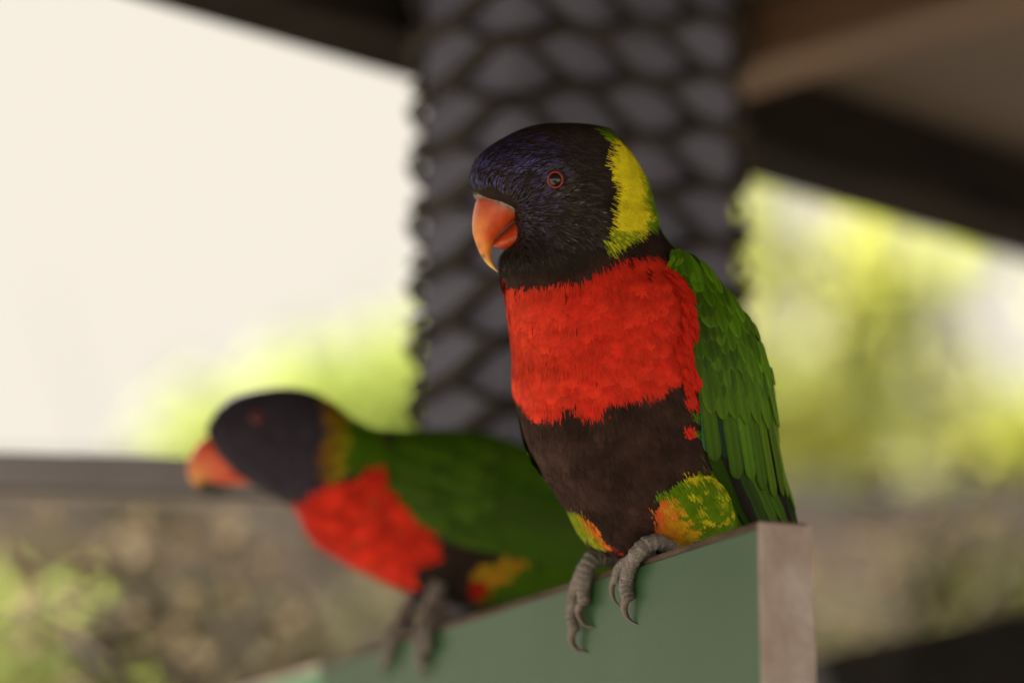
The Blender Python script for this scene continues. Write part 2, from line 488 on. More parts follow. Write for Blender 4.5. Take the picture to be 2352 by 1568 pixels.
tree("leafy_tree", G(2118, 13.2), P(2128, 640, 13.2), cl, 0.10, M['leaf_thin'], M['bark'],
     "loose yellow-green tree with sky gaps between the mesh-wrapped post and a pale slim trunk", "tree", 21, 0.085, dens=0.46)
cl = [(P(x, y, dd), r, n) for x, y, dd, r, n in (
    (2185, 600, 14.0, 0.15, 190), (2200, 960, 14.2, 0.26, 400), (2330, 1000, 14.0, 0.26, 400), (2480, 980, 14.3, 0.3, 400),
    (2270, 1070, 14.2, 0.3, 450), (2540, 700, 14.3, 0.25, 300), (2180, 820, 14.3, 0.12, 130), (2420, 1080, 14.2, 0.35, 450))]
cl = [(c, r_ * 1.25, n) for c, r_, n in cl]
tree("leafy_tree", G(2420, 14.2), P(2400, 1150, 14.2), cl, 0.10, M['leaf_thin'], M['bark'],
     "yellow-green tree with one large bright sky gap beneath the sloping roof edge", "tree", 31, 0.08, dens=0.46)

def shrub(xs, label, mat, seed, d=7.2, size=0.06):
    cl = [(P(x, y, d + dd), r, n) for x, y, dd, r, n in xs]
    cx = sum(x for x, *_ in xs) / len(xs)
    return tree("garden_shrub", G(cx, d), P(cx, 1750, d), cl, size, mat, M['twig'], label, "shrub", seed, 0.022, "shrubs along the low building", "foliage", 1.0)

shrub([(207, 1385, 0, 0.06, 90), (10, 1390, 0, 0.07, 100), (110, 1545, -.1, 0.09, 110), (280, 1600, 0, 0.07, 40), (-120, 1480, .1, 0.2, 200), (20, 1620, 0, 0.12, 100)],
      "shrub with sunlit lime-green leaf clumps before the low building", M['leaf_bright'], 41)
shrub([(330, 1200, .2, 0.06, 26), (390, 1380, .2, 0.10, 36), (530, 1400, .2, 0.09, 30), (350, 1500, .2, 0.12, 60), (100, 1290, .2, 0.09, 30), (420, 1570, .2, 0.12, 60)],
      "thin twiggy olive shrub standing against the low building's wall", M['leaf_shrub'], 51, 7.5)
shrub([(600, 1450, 0, 0.08, 90), (540, 1530, 0, 0.08, 80), (690, 1500, 0, 0.09, 90), (810, 1430, .1, 0.08, 60), (480, 1600, 0, 0.12, 150), (900, 1380, .1, 0.10, 90), (740, 1600, 0, 0.16, 220)],
      "pale dry-leaved shrub below the crouching parrot's breast", M['leaf_dry'], 61, 7.0)
shrub([(2180, 1400, 0, 0.12, 80), (2260, 1300, .1, 0.10, 60), (2320, 1420, 0, 0.13, 120), (2130, 1280, .1, 0.07, 30), (2240, 1500, 0, 0.14, 150), (2420, 1350, 0, 0.2, 200)],
      "brownish olive shrub beyond the black rail", M['leaf_shrub'], 71, 7.4)
shrub([(1980, 1440, 0, 0.10, 110), (1900, 1480, 0, 0.10, 110), (2040, 1500, .1, 0.11, 120), (1840, 1420, .1, 0.1, 90)],
      "pale green shrub beyond the squared board end", M['leaf_dry'], 81, 7.3)

def twig_bush(d, x0, x1, ytop, n, label, seed):
    r = np.random.default_rng(seed)
    base = G((x0 + x1) / 2, d)
    t = root("twiggy_bush", base, label, "bush")
    parts, tips = [], []
    for _ in range(n):
        tx = x0 + (x1 - x0) * r.random(); ty = ytop + 120 * r.random() ** 2 * 3
        dd = d + r.normal() * .12
        top = P(tx, ty, dd); b_ = base + np.array((r.normal() * .05, r.normal() * .05, 0))
        mid = P(tx + r.normal() * 60, 1750, dd)
        parts.append(limb(b_, mid, .008, .005, .03, r, 6)); parts.append(limb(mid, top, .005, .0015, .02, r, 8))
        for _k in range(5):
            q = mid + (top - mid) * r.random(); e = q + np.array((r.normal() * .05, r.normal() * .05, .02 + .04 * r.random()))
            parts.append(limb(q, e, .002, .0008, .006, r, 4)); tips.append(e)
    V, Q, T = join(parts)
    mesh_np("stems", V - base, T, M['twig'], t, quads=Q)
    V, T = leaf_cloud([(e, .025, 3) for e in tips], .022, seed + 1)
    mesh_np("foliage", V - base, T, M['leaf_dead'], t, smooth=False)
twig_bush(1.75, 260, 660, 1190, 9, "bare brown twiggy bush under the grey rail", 91)
twig_bush(2.0, 2080, 2420, 1180, 14, "bare brown twiggy bush behind the black rail", 95)

# ------------------------------------------------------------------ shelter: wrapped post, beam, ceiling
PH = 46.0
pr = head_dir(PH); pl = head_dir(PH - 90.0)               # right face runs along pr, left face along pl
pc = P(1172, 500, 1.215); pc[2] = 0.0                     # near corner
PW, PD = 0.148, 0.058
beam_low = None
# beam: inner face just behind the post's back face
ba = pc + pl * (PD + 0.012)
# height of the beam's lower edge: seen at frame (970,150)
def ray_hit(px, py, p0, n):
    dvec = FW + RT * ((px - 1176.0) / FPX) + UP * ((784.0 - py) / FPX)
    t = ((p0 - CAM) @ n) / (dvec @ n)
    return CAM + t * dvec
hit = ray_hit(965, 198, ba + pl * 0.05, pl)
BZ = hit[2]
post = root("mesh_wrapped_post", pc, "grey square post wrapped in dark diamond wire mesh behind the parrots", "post")
CEIL = BZ + 0.042
box("post_core", pc, pr * PW, pl * PD, Z * (CEIL - 0.001), M['post'], post, pc, 0.006)

# diamond mesh on the four faces, one continuous wrap with small stand-off
def wrap_mesh():
    off = 0.0028
    per = [(pc - pr * off - pl * off, pr, PW + 2 * off), (pc + pr * (PW + off) - pl * off, pl, PD + 2 * off),
           (pc + pr * (PW + off) + pl * (PD + off), -pr, PW + 2 * off), (pc - pr * off + pl * (PD + off), -pl, PD + 2 * off)]
    tot = sum(p[2] for p in per)
    def at(s, z):
        s = s % tot
        for i, (o, dd, l) in enumerate(per):
            if s <= l:
                # round the corner slightly
                nrm = [-pl, pr, pl, -pr][i]
                x = s / l
                bulge = 0.0022 * math.sin(math.pi * x)
                return o + dd * s + nrm * bulge + Z * z
            s -= l
    ncell = 5
    cw = tot / ncell; ch = 0.0268
    parts = []
    z0 = 0.95
    nrow = int((CEIL - 0.01 - z0) / ch)
    r = random.Random(3)
    sub = 7
    for k in range(-nrow, nrow + ncell * 2 + 2):
        for sgn in (1, -1):
            # a strand climbs one cell height per cell width
            pts = []; nn = ncell * 2 * sub
            for q in range(nn + 1):
                u = q / sub                                    # in half cells
                fr = u - math.floor(u)
                st = math.floor(u) + (0.5 - 0.5 * math.cos(math.pi * min(1, max(0, (fr - 0.05) / 0.9))))
                z = z0 + (k * ch if sgn > 0 else (k + 0) * ch) + sgn * st * ch * 0.5 * (1 if sgn > 0 else 1)
                pts.append((u * cw / 2, z))
            seg = []
            ph_ = r.uniform(0, 6.28)
            rad_ = 0.0036 if sgn > 0 else 0.0021
            for s, z in pts:
                z += 0.0011 * math.sin(s * 61 + ph_) + r.uniform(-.0003, .0003)
                if z0 <= z <= CEIL - 0.006:
                    seg.append(at(min(s, tot - 1e-5), z))
                else:
                    if len(seg) > 3: parts.append(tube(np.array(seg), np.full(len(seg), rad_), 8))
                    seg = []
            if len(seg) > 3: parts.append(tube(np.array(seg), np.full(len(seg), rad_), 8))
    return join(parts)
V, Q, T = wrap_mesh()
mesh_np("wire_mesh", V - pc, T, M['wire'], post, quads=Q)

bo = ba - pr * 3.0
bo = np.array((bo[0], bo[1], BZ))
roof = root("shelter_roof", (bo[0], bo[1], BZ), "dark sloping-edged shelter roof with brown underside over the parrots", "roof")
ro = np.array((bo[0], bo[1], BZ))
box("beam", ro, pr * 7.0, pl * 0.05, Z * 0.14, M['beam'], roof, ro, 0.004)
box("ceiling", ro - pl * 1.0 + Z * 0.0422, pr * 7.0, pl * 0.9995, Z * 0.012, M['ceiling'], roof, ro)
box("edge_beam", ro - pl * 1.05 + Z * 0.02, pr * 7.0, pl * 0.049, Z * 0.10, M['beam'], roof, ro, 0.004)
for k, x in enumerate((1.2, 2.3, 3.17, 4.5, 5.5, 6.5)):
    box("rafter", ro - pl * 0.999 + pr * x + Z * 0.012, pr * 0.045, pl * 0.998, Z * 0.0298, M['rafter'] if k == 2 else M['ceiling'], roof, ro, 0.003)
box("roof_sheet", ro - pl * 1.2 - pr * 0.1 + Z * 0.142, pr * 7.2, pl * 1.52, Z * 0.02, M['roofing'], roof, ro)  # unseen extent shaped for light: overhang blocks sun, shallow depth admits skylight

# grey rail fixed to the post's left face, running off to the left
gd = head_dir(-98.0); gn = head_dir(-8.0)
ga = P(0, 1033, 1.22)
ga = ga - gd * 0.232
rail2 = root("grey_rail", np.array((ga[0], ga[1], ga[2] - 0.017)), "thin grey rail running level behind the crouching parrot's beak", "rail")
go = np.array(rail2.location)
box("rail_bar", ga - Z * 0.0155, gd * 1.4, gn * 0.028, Z * 0.0155, M['grey_rail'], rail2, go, 0.0015)
box("bottom_trim", ga + gn * 0.002 - Z * 0.0185, gd * 1.4, gn * 0.024, Z * 0.0028, M['fascia'], rail2, go, 0.0006)
for x_ in (0.10, 0.135):
    box("clamp", ga - gn * 0.002 + gd * x_ - Z * 0.0165, gd * 0.012, gn * 0.032, Z * 0.018, M['bracket'], rail2, go, 0.001)
box("stanchion", ga + gd * 0.9 - Z * ga[2], gd * 0.03, gn * 0.03, Z * (ga[2] - 0.0188), M['grey_rail'], rail2, go, 0.002)

# ------------------------------------------------------------------ green board the parrots stand on
BH = -22.7
bd = head_dir(BH)                                 # along the board, away from the camera
bnrm = -head_dir(BH + 90.0)                       # green face normal (to the left and a little to the camera)
be = P(1467, 1300, 0.925)                         # a point on the front top edge of the green skin
TOPS = 0.0026                                     # bare strip above the green skin
TH = 0.0170
# near end: frame column 1745
def along(px):
    # t so that be + bd*t is seen in column px
    k = (px - 1176.0) / FPX
    r = be - CAM
    return -((r @ RT) - k * (r @ FW)) / ((bd @ RT) - k * (bd @ FW))
t0 = along(1744)
bs = be + bd * t0                                 # near end of the front top edge
BLEN = 0.62
HB = 0.30
board = root("perch_board", np.array((bs[0], bs[1], bs[2] - HB)), "green-faced upright board with bare wood edge that both parrots grip", "board")
bo_ = np.array(board.location)
box("core", bs - bnrm * TH - Z * HB, bd * BLEN, bnrm * (TH - 0.001), Z * (HB + TOPS), M['raw_wood'], board, bo_, 0.0012)
box("green_face", bs - bnrm * 0.0012 + bd * 0.0 - Z * HB, bd * BLEN, bnrm * 0.0012, Z * HB, M['green_lam'], board, bo_, 0.0004)
box("end_strip", bs - bnrm * (TH + 0.0005) - bd * 0.0012 - Z * HB, bd * 0.0011, bnrm * (TH + 0.0012), Z * (HB + TOPS * 0.6), M['end_grain'], board, bo_, 0.0004)
for tt in (0.02, BLEN - 0.08):
    box("leg", bs + bd * tt - bnrm * (TH + 0.0455) - Z * bs[2], bd * 0.05, bnrm * 0.045, Z * (bs[2] - 0.06), M['raw_wood'], board, bo_, 0.003)

# black rail parallel to it
re_ = P(2352, 1402, 1.32)
rd = head_dir(-25.0); rn = head_dir(65.0)
r0_ = re_ - rd * 0.5
rail = root("black_rail", np.array((r0_[0], r0_[1], 0)), "black stained timber rail beyond the board's squared end", "rail")
ro_ = np.array(rail.location)
box("rail_board", r0_ - Z * 0.14, rd * 1.1, rn * 0.03, Z * 0.14, M['dark_rail'], rail, ro_, 0.003)
for tt in (0.05, 0.98):
    box("leg", np.array((r0_[0], r0_[1], 0)) + rd * tt + rn * 0.031, rd * 0.06, rn * 0.06, Z * (r0_[2] - 0.02), M['dark_rail'], rail, ro_, 0.003)


# ================================================================== parrots
def inpoly(x, y, poly):
    x = np.asarray(x); y = np.asarray(y)
    r = np.zeros(x.shape, bool); n = len(poly); j = n - 1
    for i in range(n):
        xi, yi = poly[i]; xj, yj = poly[j]
        c = ((yi > y) != (yj > y)) & (x < (xj - xi) * (y - yi) / (yj - yi + 1e-9) + xi)
        r ^= c; j = i
    return r


class Loft:
    """closed body surface through rings given as silhouette point pairs: (x1,y1,x2,y2,half depth,depth centre,yaw slope)"""
    def __init__(s, keys, nu, nv, cap=True):
        K = catmull(keys, nu)
        K[:, 4] = np.maximum(K[:, 4], 0.3)
        th = np.linspace(0, 2 * np.pi, nv, endpoint=False)
        c = np.stack([(K[:, 0] + K[:, 2]) / 2, (K[:, 1] + K[:, 3]) / 2, K[:, 5]], 1)
        e1 = np.stack([(K[:, 2] - K[:, 0]) / 2, (K[:, 3] - K[:, 1]) / 2, K[:, 6] * (K[:, 2] - K[:, 0]) / 2], 1)
        e2 = np.stack([K[:, 6] * K[:, 4], 0 * K[:, 4], -K[:, 4]], 1)
        s.G = c[:, None] + e1[:, None] * np.cos(th)[None, :, None] + e2[:, None] * np.sin(th)[None, :, None]
        s.nu, s.nv, s.c = nu, nv, c
        s.normals()

    def normals(s):
        du = np.gradient(s.G, axis=0); dv = np.roll(s.G, -1, 1) - np.roll(s.G, 1, 1)
        n = np.cross(dv, du); n /= np.linalg.norm(n, axis=2)[..., None] + 1e-9
        out = s.G - s.c[:, None]
        sg = np.sign((n * out).sum(2).sum())
        s.N = n * sg
        s.DU = du / (np.linalg.norm(du, axis=2)[..., None] + 1e-9)

    def faces(s):
        i, j = np.meshgrid(np.arange(s.nu - 1), np.arange(s.nv), indexing='ij'); i = i.ravel(); j = j.ravel(); j2 = (j + 1) % s.nv
        Q = np.stack([i * s.nv + j, i * s.nv + j2, (i + 1) * s.nv + j2, (i + 1) * s.nv + j], 1)
        a = s.nu * s.nv; jj = np.arange(s.nv)
        T = np.concatenate([np.stack([(jj + 1) % s.nv, jj, np.full(s.nv, a)], 1),
                            np.stack([(s.nu - 1) * s.nv + jj, (s.nu - 1) * s.nv + (jj + 1) % s.nv, np.full(s.nv, a + 1)], 1)])
        V = np.concatenate([s.G.reshape(-1, 3), s.G[0].mean(0)[None], s.G[-1].mean(0)[None]])
        return V, Q, T

    def sample(s, n, r):
        """n points uniform by area: position, normal, along-body direction"""
        G = s.G
        a = np.linalg.norm(np.cross(G[1:] - G[:-1], np.roll(G, -1, 1)[:-1] - G[:-1]), axis=2)
        p = a.ravel() / a.sum()
        k = r.choice(len(p), n, p=p)
        i, j = k // s.nv, k % s.nv
        fu, fv = r.random(n)[:, None], r.random(n)[:, None]
        j2 = (j + 1) % s.nv
        def mix(A): return (A[i, j] * (1 - fu) + A[i + 1, j] * fu) * (1 - fv) + (A[i, j2] * (1 - fu) + A[i + 1, j2] * fu) * fv
        nn = mix(s.N); nn /= np.linalg.norm(nn, axis=1)[:, None]
        return mix(G), nn, mix(s.DU)

    def front(s, x, y):
        """depth and normal of the camera-side surface at frame position"""
        m = s.N[..., 2] < 0.05
        d2 = (s.G[..., 0] - x) ** 2 + (s.G[..., 1] - y) ** 2 + np.where(m, 0, 1e9)
        k = np.argmin(d2); i, j = k // s.nv, k % s.nv
        return s.G[i, j, 2], s.N[i, j]


def fan_template(nb):
    """one contour feather as a shaft with barbs: t along, x across, triangles"""
    t, x, T = [], [], []
    def outline(q): return math.sin(math.pi * min(1, max(0.0, q)) ** 0.75) ** 0.7 if q < 1 else 0.0
    sp = 1.0 / nb
    blades = [(s_, sd) for s_ in np.linspace(0.0, 0.86, nb) for sd in (-1, 1)] + [(0.8, 0)]
    rr = random.Random(5)
    for s_, sd in blades:
        o = len(t)
        if sd == 0:
            rootp = (s_, 0); tip = (1.0, 0.0); w = 0.10
        else:
            tt = s_ + 0.22 * (1 - s_) + 0.06 + rr.uniform(-0.02, 0.02)
            rootp = (s_, 0); tip = (tt, sd * outline(min(tt, 0.985)) * rr.uniform(0.88, 1.08)); w = sp * 0.95
        mid = ((rootp[0] * .45 + tip[0] * .55) - 0.01, tip[1] * .55)
        if sd == 0:
            t += [s_, s_, .9, .9, 1.0]; x += [-w, w, -w * .8, w * .8, 0]
        else:
            t += [rootp[0] - w * .6, rootp[0] + w * .6, mid[0] - w * .6, mid[0] + w * .6, tip[0]]
            x += [0, 0, mid[1], mid[1], tip[1]]
        T += [(o, o + 1, o + 3), (o, o + 3, o + 2), (o + 2, o + 3, o + 4)]
    return np.array(t), np.array(x), np.array(T), np.zeros(len(t))


def hackle_template():
    t = np.array([0, 0, 0, .35, .35, .35, .72, .72, .72, 1.0]); 
    x = np.array([-.5, 0, .5, -1, 0, 1, -.7, 0, .7, 0])
    T = np.array([(0, 1, 4), (0, 4, 3), (1, 2, 5), (1, 5, 4), (3, 4, 7), (3, 7, 6), (4, 5, 8), (4, 8, 7), (6, 7, 9), (7, 8, 9)])
    mid = np.array([0, .2, 0, 0, 1, 0, 0, 1, 0, .6])
    return t, x, T, mid


def feathers(base, flow, nrm, L, W, col, ctip, tm, lift, curv, r, sink=0.03, tipmode='t'):
    t, x, T, mid = tm
    n = len(base)
    flow = flow - (flow * nrm).sum(1)[:, None] * nrm
    flow /= np.linalg.norm(flow, axis=1)[:, None] + 1e-9
    side = np.cross(flow, nrm)
    Lx, Wx = L[:, None], W[:, None]
    tl = t[None] * Lx; xl = x[None] * Wx
    curv = np.asarray(curv).reshape(-1, 1)
    h = -sink * Lx + np.asarray(lift).reshape(-1, 1) * tl - curv * tl ** 2 - curv * xl ** 2 + 0.10 * Wx * (1 - x[None] ** 2) * (t[None] * (1 - t[None]) * 4)
    V = base[:, None] + flow[:, None] * tl[..., None] + side[:, None] * xl[..., None] + nrm[:, None] * h[..., None]
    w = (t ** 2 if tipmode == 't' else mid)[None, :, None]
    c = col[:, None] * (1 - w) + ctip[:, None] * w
    F = (T[None] + (np.arange(n) * len(t))[:, None, None]).reshape(-1, 3)
    return V.reshape(-1, 3), F, c.reshape(-1, 3)


class Bird:
    def __init__(s, d0, ox, oy, name, label, group):
        s.d0 = d0; s.mm = d0 / FPX
        s.base = P(ox, oy, d0)
        s.r = root(name, s.base, label, "bird", group)

    def W(s, p):
        """(px, py, depth px) -> metres local to the bird's root"""
        p = np.asarray(p, float)
        q = CAM + s.d0 * FW + s.mm * ((p[..., 0:1] - 1176.0) * RT + (784.0 - p[..., 1:2]) * UP + p[..., 2:3] * FW)
        return q - s.base

    def px(s, world):
        """world point -> the bird's own (px, py, depth px) frame"""
        v = (np.asarray(world, float) - CAM - s.d0 * FW) / s.mm
        return np.stack([v @ RT + 1176.0, 784.0 - v @ UP, v @ FW], -1)

    def add(s, name, V, T, mat, col=None, quads=None, parent=None, uv=None, kind=None, smooth=True):
        o = mesh_np(name, s.W(V), T, mat, parent or s.r, col, uv, smooth, quads)
        if kind: o["kind"] = kind
        return o

    def feather_obj(s, parent, pts, nrm, width, col, edge, name="feather", bow=0.12, tipr=0.8, r=None):
        """a vaned feather laid along pts (N,3 px) with normals, width px"""
        N = len(pts); nc = 7
        T = np.gradient(pts, axis=0); T /= np.linalg.norm(T, axis=1)[:, None]
        S = np.cross(T, nrm); S /= np.linalg.norm(S, axis=1)[:, None]
        ln0 = np.concatenate([[0], np.cumsum(np.linalg.norm(np.diff(pts, axis=0), axis=1))]); q = ln0 / ln0[-1]
        wp = np.minimum(1, (q / 0.18 + 0.45)) * np.sqrt(np.clip(1 - np.clip((q - tipr) / (1 - tipr), 0, 1) ** 2.2, 0.004, 1))
        xs = np.array((-1, -.86, -.45, 0, .45, .86, 1.0))
        V = pts[:, None] + S[:, None] * (xs[None, :, None] * (width / 2 * wp)[:, None, None]) + nrm[:, None] * (bow * width * (0.6 - xs ** 2))[None, :, None]
        # small notch-like wobble along the vane edges
        if r is not None:
            V[:, 0] += S * (r.normal(size=N) * 0.02 * width)[:, None]; V[:, -1] += S * (r.normal(size=N) * 0.02 * width)[:, None]
        e = (np.abs(xs) ** 6)[None, :, None] * 0.85 + (q ** 8)[:, None, None] * 0.3
        c = np.clip(col * (1 - np.clip(e, 0, 1)) + edge * np.clip(e, 0, 1), 0, 1)
        shaft = (np.abs(xs) < 0.01)[None, :, None]
        c = np.where(shaft, c * 0.72, c)
        i, j = np.meshgrid(np.arange(N - 1), np.arange(nc - 1), indexing='ij'); i = i.ravel(); j = j.ravel()
        Q = np.stack([i * nc + j, i * nc + j + 1, (i + 1) * nc + j + 1, (i + 1) * nc + j], 1)
        ln = np.concatenate([[0], np.cumsum(np.linalg.norm(np.diff(pts, axis=0), axis=1))])
        uv = np.stack([np.broadcast_to(xs[None] * width / 2 * s.mm, (N, nc)), np.broadcast_to(ln[:, None] * s.mm, (N, nc))], -1)
        return s.add(name, V.reshape(-1, 3), None, M['vane'], c.reshape(-1, 3) * np.ones(3), Q, parent, uv.reshape(-1, 2))


RED, RED2 = np.array((0.64, 0.022, 0.010)), np.array((0.70, 0.034, 0.013))
DARK = np.array((0.019, 0.013, 0.010)); BROWN = np.array((0.031, 0.016, 0.0125))
YEL = np.array((0.62, 0.52, 0.012)); YGR = np.array((0.30, 0.38, 0.012))
GRN, GRN2, GRN3 = np.array((0.062, 0.150, 0.003)), np.array((0.115, 0.225, 0.004)), np.array((0.030, 0.080, 0.003))
ORA = np.array((0.68, 0.22, 0.02)); BLUE = np.array((0.07, 0.068, 0.27)); LILAC = np.array((0.20, 0.18, 0.22))

STRAND = (np.array([0, 0, .55, .55, 1.0]), np.array([-1, 1, -.8, .8, 0.]), np.array([(0, 1, 3), (0, 3, 2), (2, 3, 4)]), np.zeros(5))
FAN = fan_template(8); FAN_S = fan_template(4); HACK = hackle_template()

# ------------------------------------------------------------------ upright parrot
b1 = Bird(0.94, 1440, 1285, "lorikeet", "sharp upright parrot with red breast and yellow collar gripping the green board", "parrots on the green board")
YW = 0.36
keys1 = [  # xL, y, xR, y, half depth, centre, yaw slope
    (1300, 285, 1320, 285, 6, 0, YW), (1242, 289, 1368, 289, 48, 0, YW), (1200, 301, 1396, 301, 74, 0, YW), (1160, 321, 1420, 321, 90, 0, YW),
    (1124, 346, 1442, 346, 101, 0, YW), (1098, 375, 1463, 375, 108, 0, YW), (1087, 405, 1480, 405, 112, 0, YW), (1090, 433, 1490, 433, 114, 0, YW),
    (1116, 460, 1497, 460, 112, 0, YW), (1172, 486, 1503, 486, 110, 0, YW), (1188, 520, 1510, 520, 110, 0, YW), (1184, 553, 1530, 553, 114, 2, YW),
    (1156, 588, 1568, 588, 122, 4, .3), (1152, 620, 1612, 620, 134, 8, .22), (1160, 652, 1645, 652, 150, 12, .15), (1165, 700, 1676, 700, 172, 16, .1),
    (1171, 760, 1702, 760, 190, 20, .05), (1177, 820, 1720, 820, 202, 22, 0), (1178, 880, 1730, 880, 207, 24, 0), (1190, 945, 1734, 945, 206, 26, 0),
    (1208, 1010, 1736, 1010, 200, 28, 0), (1236, 1070, 1736, 1070, 190, 30, 0), (1270, 1125, 1732, 1125, 174, 30, 0), (1303, 1175, 1726, 1175, 152, 30, 0),
    (1335, 1222, 1712, 1222, 122, 30, 0), (1368, 1256, 1680, 1256, 84, 30, 0), (1420, 1276, 1640, 1276, 40, 30, 0), (1480, 1282, 1600, 1282, 8, 30, 0)]
L1 = Loft(keys1, 190, 128)
# thigh bulge and breast fullness
d_ = np.sqrt(((L1.G[..., 0] - 1610) / 105) ** 2 + ((L1.G[..., 1] - 1165) / 80) ** 2)
L1.G += L1.N * (np.clip(1 - d_, 0, 1) ** 0.8 * 26 * (L1.N[..., 2] < 0))[..., None]
d_ = np.sqrt(((L1.G[..., 0] - 1345) / 60) ** 2 + ((L1.G[..., 1] - 1220) / 60) ** 2)
L1.G += L1.N * (np.clip(1 - d_, 0, 1) * 8)[..., None]
# brow over the eye and cheek fullness
d_ = np.sqrt(((L1.G[..., 0] - 1215) / 120) ** 2 + ((L1.G[..., 1] - 385) / 45) ** 2)
L1.G += L1.N * (np.clip(1 - d_, 0, 1) * 8 * (L1.N[..., 2] < 0))[..., None]
L1.normals()

RED_POLY = [(1140, 656), (1165, 656), (1197, 670), (1251, 670), (1278, 662), (1332, 659), (1364, 637), (1435, 602), (1456, 608), (1505, 605), (1529, 616), (1548, 632),
            (1591, 690), (1596, 750), (1572, 786), (1575, 816), (1602, 858), (1600, 878), (1570, 861), (1543, 882), (1486, 918), (1447, 921), (1384, 933), (1375, 963),
            (1336, 960), (1321, 936), (1291, 939), (1291, 960), (1243, 963), (1213, 957), (1186, 915), (1140, 900)]
COLLAR = [(1372, 298), (1402, 306), (1413, 326), (1445, 350), (1470, 384), (1486, 416), (1492, 456), (1488, 497), (1484, 529), (1456, 562), (1429, 580), (1398, 596), (1378, 583),
          (1386, 559), (1399, 537), (1402, 497), (1408, 443), (1391, 405), (1383, 381), (1397, 362), (1395, 335), (1376, 308)]
COL_GREEN = [(1474, 400), (1520, 440), (1520, 520), (1491, 540), (1480, 529), (1484, 497), (1482, 456)]
THIGH = [(1497, 1131), (1546, 1112), (1553, 1088), (1640, 1085), (1690, 1110), (1725, 1201), (1719, 1290), (1563, 1290), (1500, 1250), (1490, 1191)]
THIGH_OR = [(1495, 1148), (1536, 1141), (1588, 1191), (1578, 1230), (1558, 1260), (1500, 1235), (1488, 1191)]
LTHIGH = [(1290, 1180), (1330, 1180), (1352, 1200), (1392, 1250), (1392, 1275), (1340, 1275), (1310, 1230)]


def blobs(x, y, L):
    r = np.zeros(np.shape(x), bool)
    for cx, cy, rx, ry in L: r |= ((x - cx) / rx) ** 2 + ((y - cy) / ry) ** 2 < 1
    return r


